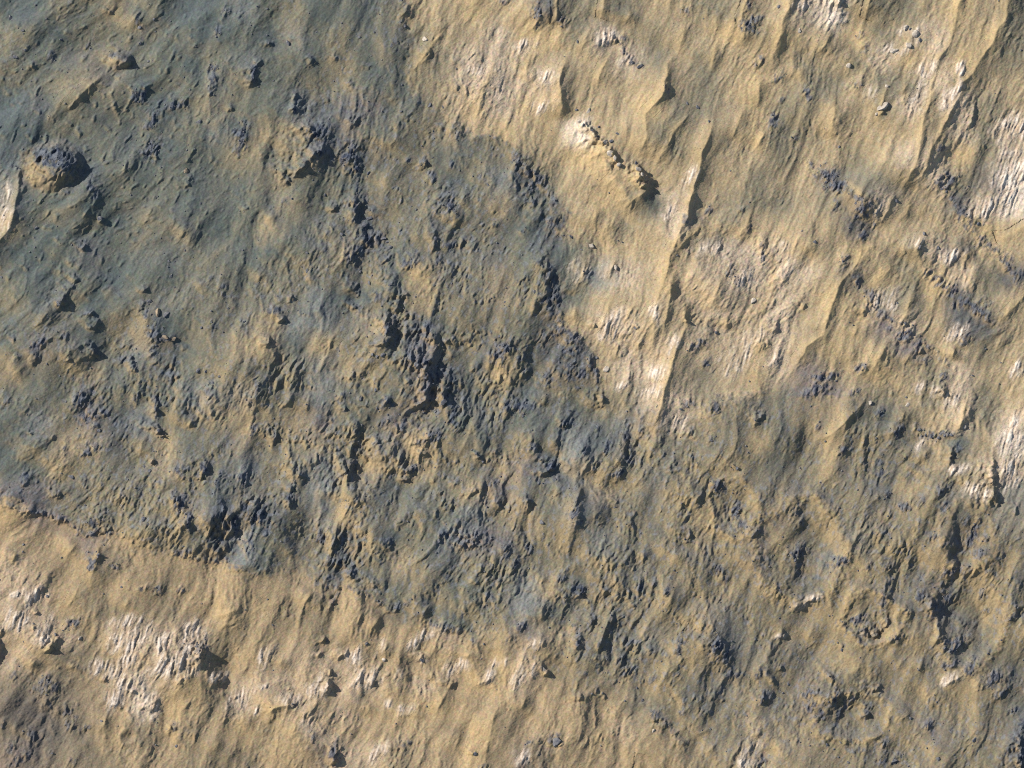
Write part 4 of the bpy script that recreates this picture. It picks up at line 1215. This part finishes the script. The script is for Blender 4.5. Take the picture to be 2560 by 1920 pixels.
for x, y, r in singles:
    ne = sample(k_ne, x, y) + sample(k_sw, x, y)
    tone = 'pale' if ne > 0.5 and sample(dark_m, x, y) < 0.4 and r > 5.5 else 'tan' if r > 6.5 and rs.random() < 0.35 else 'dark'
    w = {'dark': 'dark blue-grey', 'tan': 'dusty tan', 'pale': 'whitish'}[tone]
    stone(x, y, r, tone, unique(('big ' if r >= 8 else '') + w + (' boulder' if r >= 8 else ' stone'), x, y), w + ' stones lying singly')
# stones crowding on the larger dark outcrops: nothing tells those of one crowd apart
crowd = sorted([b for b in blobs if b[0] == 'D'], key=lambda b: -b[3] * b[4])
n_cr = 0
for key, x, y, rx, ry in crowd:
    if n_cr >= 130:
        break
    p, k = place(x, y)
    for _ in range(2 if rx * ry < 420 else 3):
        a, d = rs.uniform(0, 6.28), math.sqrt(rs.random())
        sx, sy = x + math.cos(a) * d * rx, y + math.sin(a) * d * ry
        if not (4 < sx < W - 4 and 4 < sy < H - 4):
            continue
        stone(sx, sy, rs.uniform(2.0, 3.8), 'dark', 'dark stone crowded ' + p, 'dark stones ' + p)
        n_cr += 1

# countless smaller rubble, one mass
vs_, fs_, off = [], [], 0
bmv = []
for s in range(6):
    m = stone_mesh('rubble_piece', 50 + s, 1)
    co = np.empty(len(m.vertices) * 3, np.float32); m.vertices.foreach_get('co', co)
    tri = np.array([p.vertices[:] for p in m.polygons], np.int32)
    bmv.append((co.reshape(-1, 3), tri)); bpy.data.meshes.remove(m)
prng = np.random.RandomState(21)
cand = 34000
qx = prng.uniform(-40, W + 40, cand); qy = prng.uniform(-40, H + 40, cand)
ii = np.clip(np.searchsorted(gx, qx), 0, NX - 1); jj = np.clip(np.searchsorted(gy, qy), 0, NY - 1)
prob = 0.004 + 0.6 * dark_m[jj, ii] + 0.07 * np.clip(1 - k_ne[jj, ii] - k_sw[jj, ii], 0, 1)
near = smooth(0.05, 0.3, perlin(qx / 70, qy / 70, 60)[None, :])[0]
prob = prob + 0.07 * near * (1 - 0.7 * np.maximum(k_ne, k_sw)[jj, ii])
keep = prng.rand(cand) < prob
for x, y, i, j in zip(qx[keep], qy[keep], ii[keep], jj[keep]):
    co, tri = bmv[prng.randint(6)]
    r = (1.0 + 2.4 * prng.rand() ** 3) * SC
    a = prng.rand() * 6.28
    c_, s_ = math.cos(a), math.sin(a)
    p = co * r
    q = np.empty_like(p)
    q[:, 0] = p[:, 0] * c_ - p[:, 1] * s_; q[:, 1] = p[:, 0] * s_ + p[:, 1] * c_; q[:, 2] = p[:, 2]
    X0, Y0, Z0 = to_world(x, y, Z[j, i])
    q += np.array([X0, Y0, Z0 + 0.2 * r], np.float32)
    vs_.append(q); fs_.append(tri + off); off += len(q)
V = np.concatenate(vs_); F = np.concatenate(fs_)
rm = bpy.data.meshes.new('rubble')
rm.vertices.add(len(V)); rm.vertices.foreach_set('co', V.astype(np.float32).ravel())
rm.loops.add(len(F) * 3); rm.loops.foreach_set('vertex_index', F.astype(np.int32).ravel())
rm.polygons.add(len(F)); rm.polygons.foreach_set('loop_start', np.arange(0, len(F) * 3, 3, dtype=np.int32))
rm.update(calc_edges=True)
rm.materials.append(STONE['dark'])
ro = bpy.data.objects.new('rubble', rm); coll.objects.link(ro)
ro['kind'] = 'stuff'; ro['label'] = 'fine dark stones strewn over the dusty ground'; ro['category'] = 'rubble'
print('things', n_out, 'stones', n_st, 'rubble', int(keep.sum()), 'grid', NX, NY)
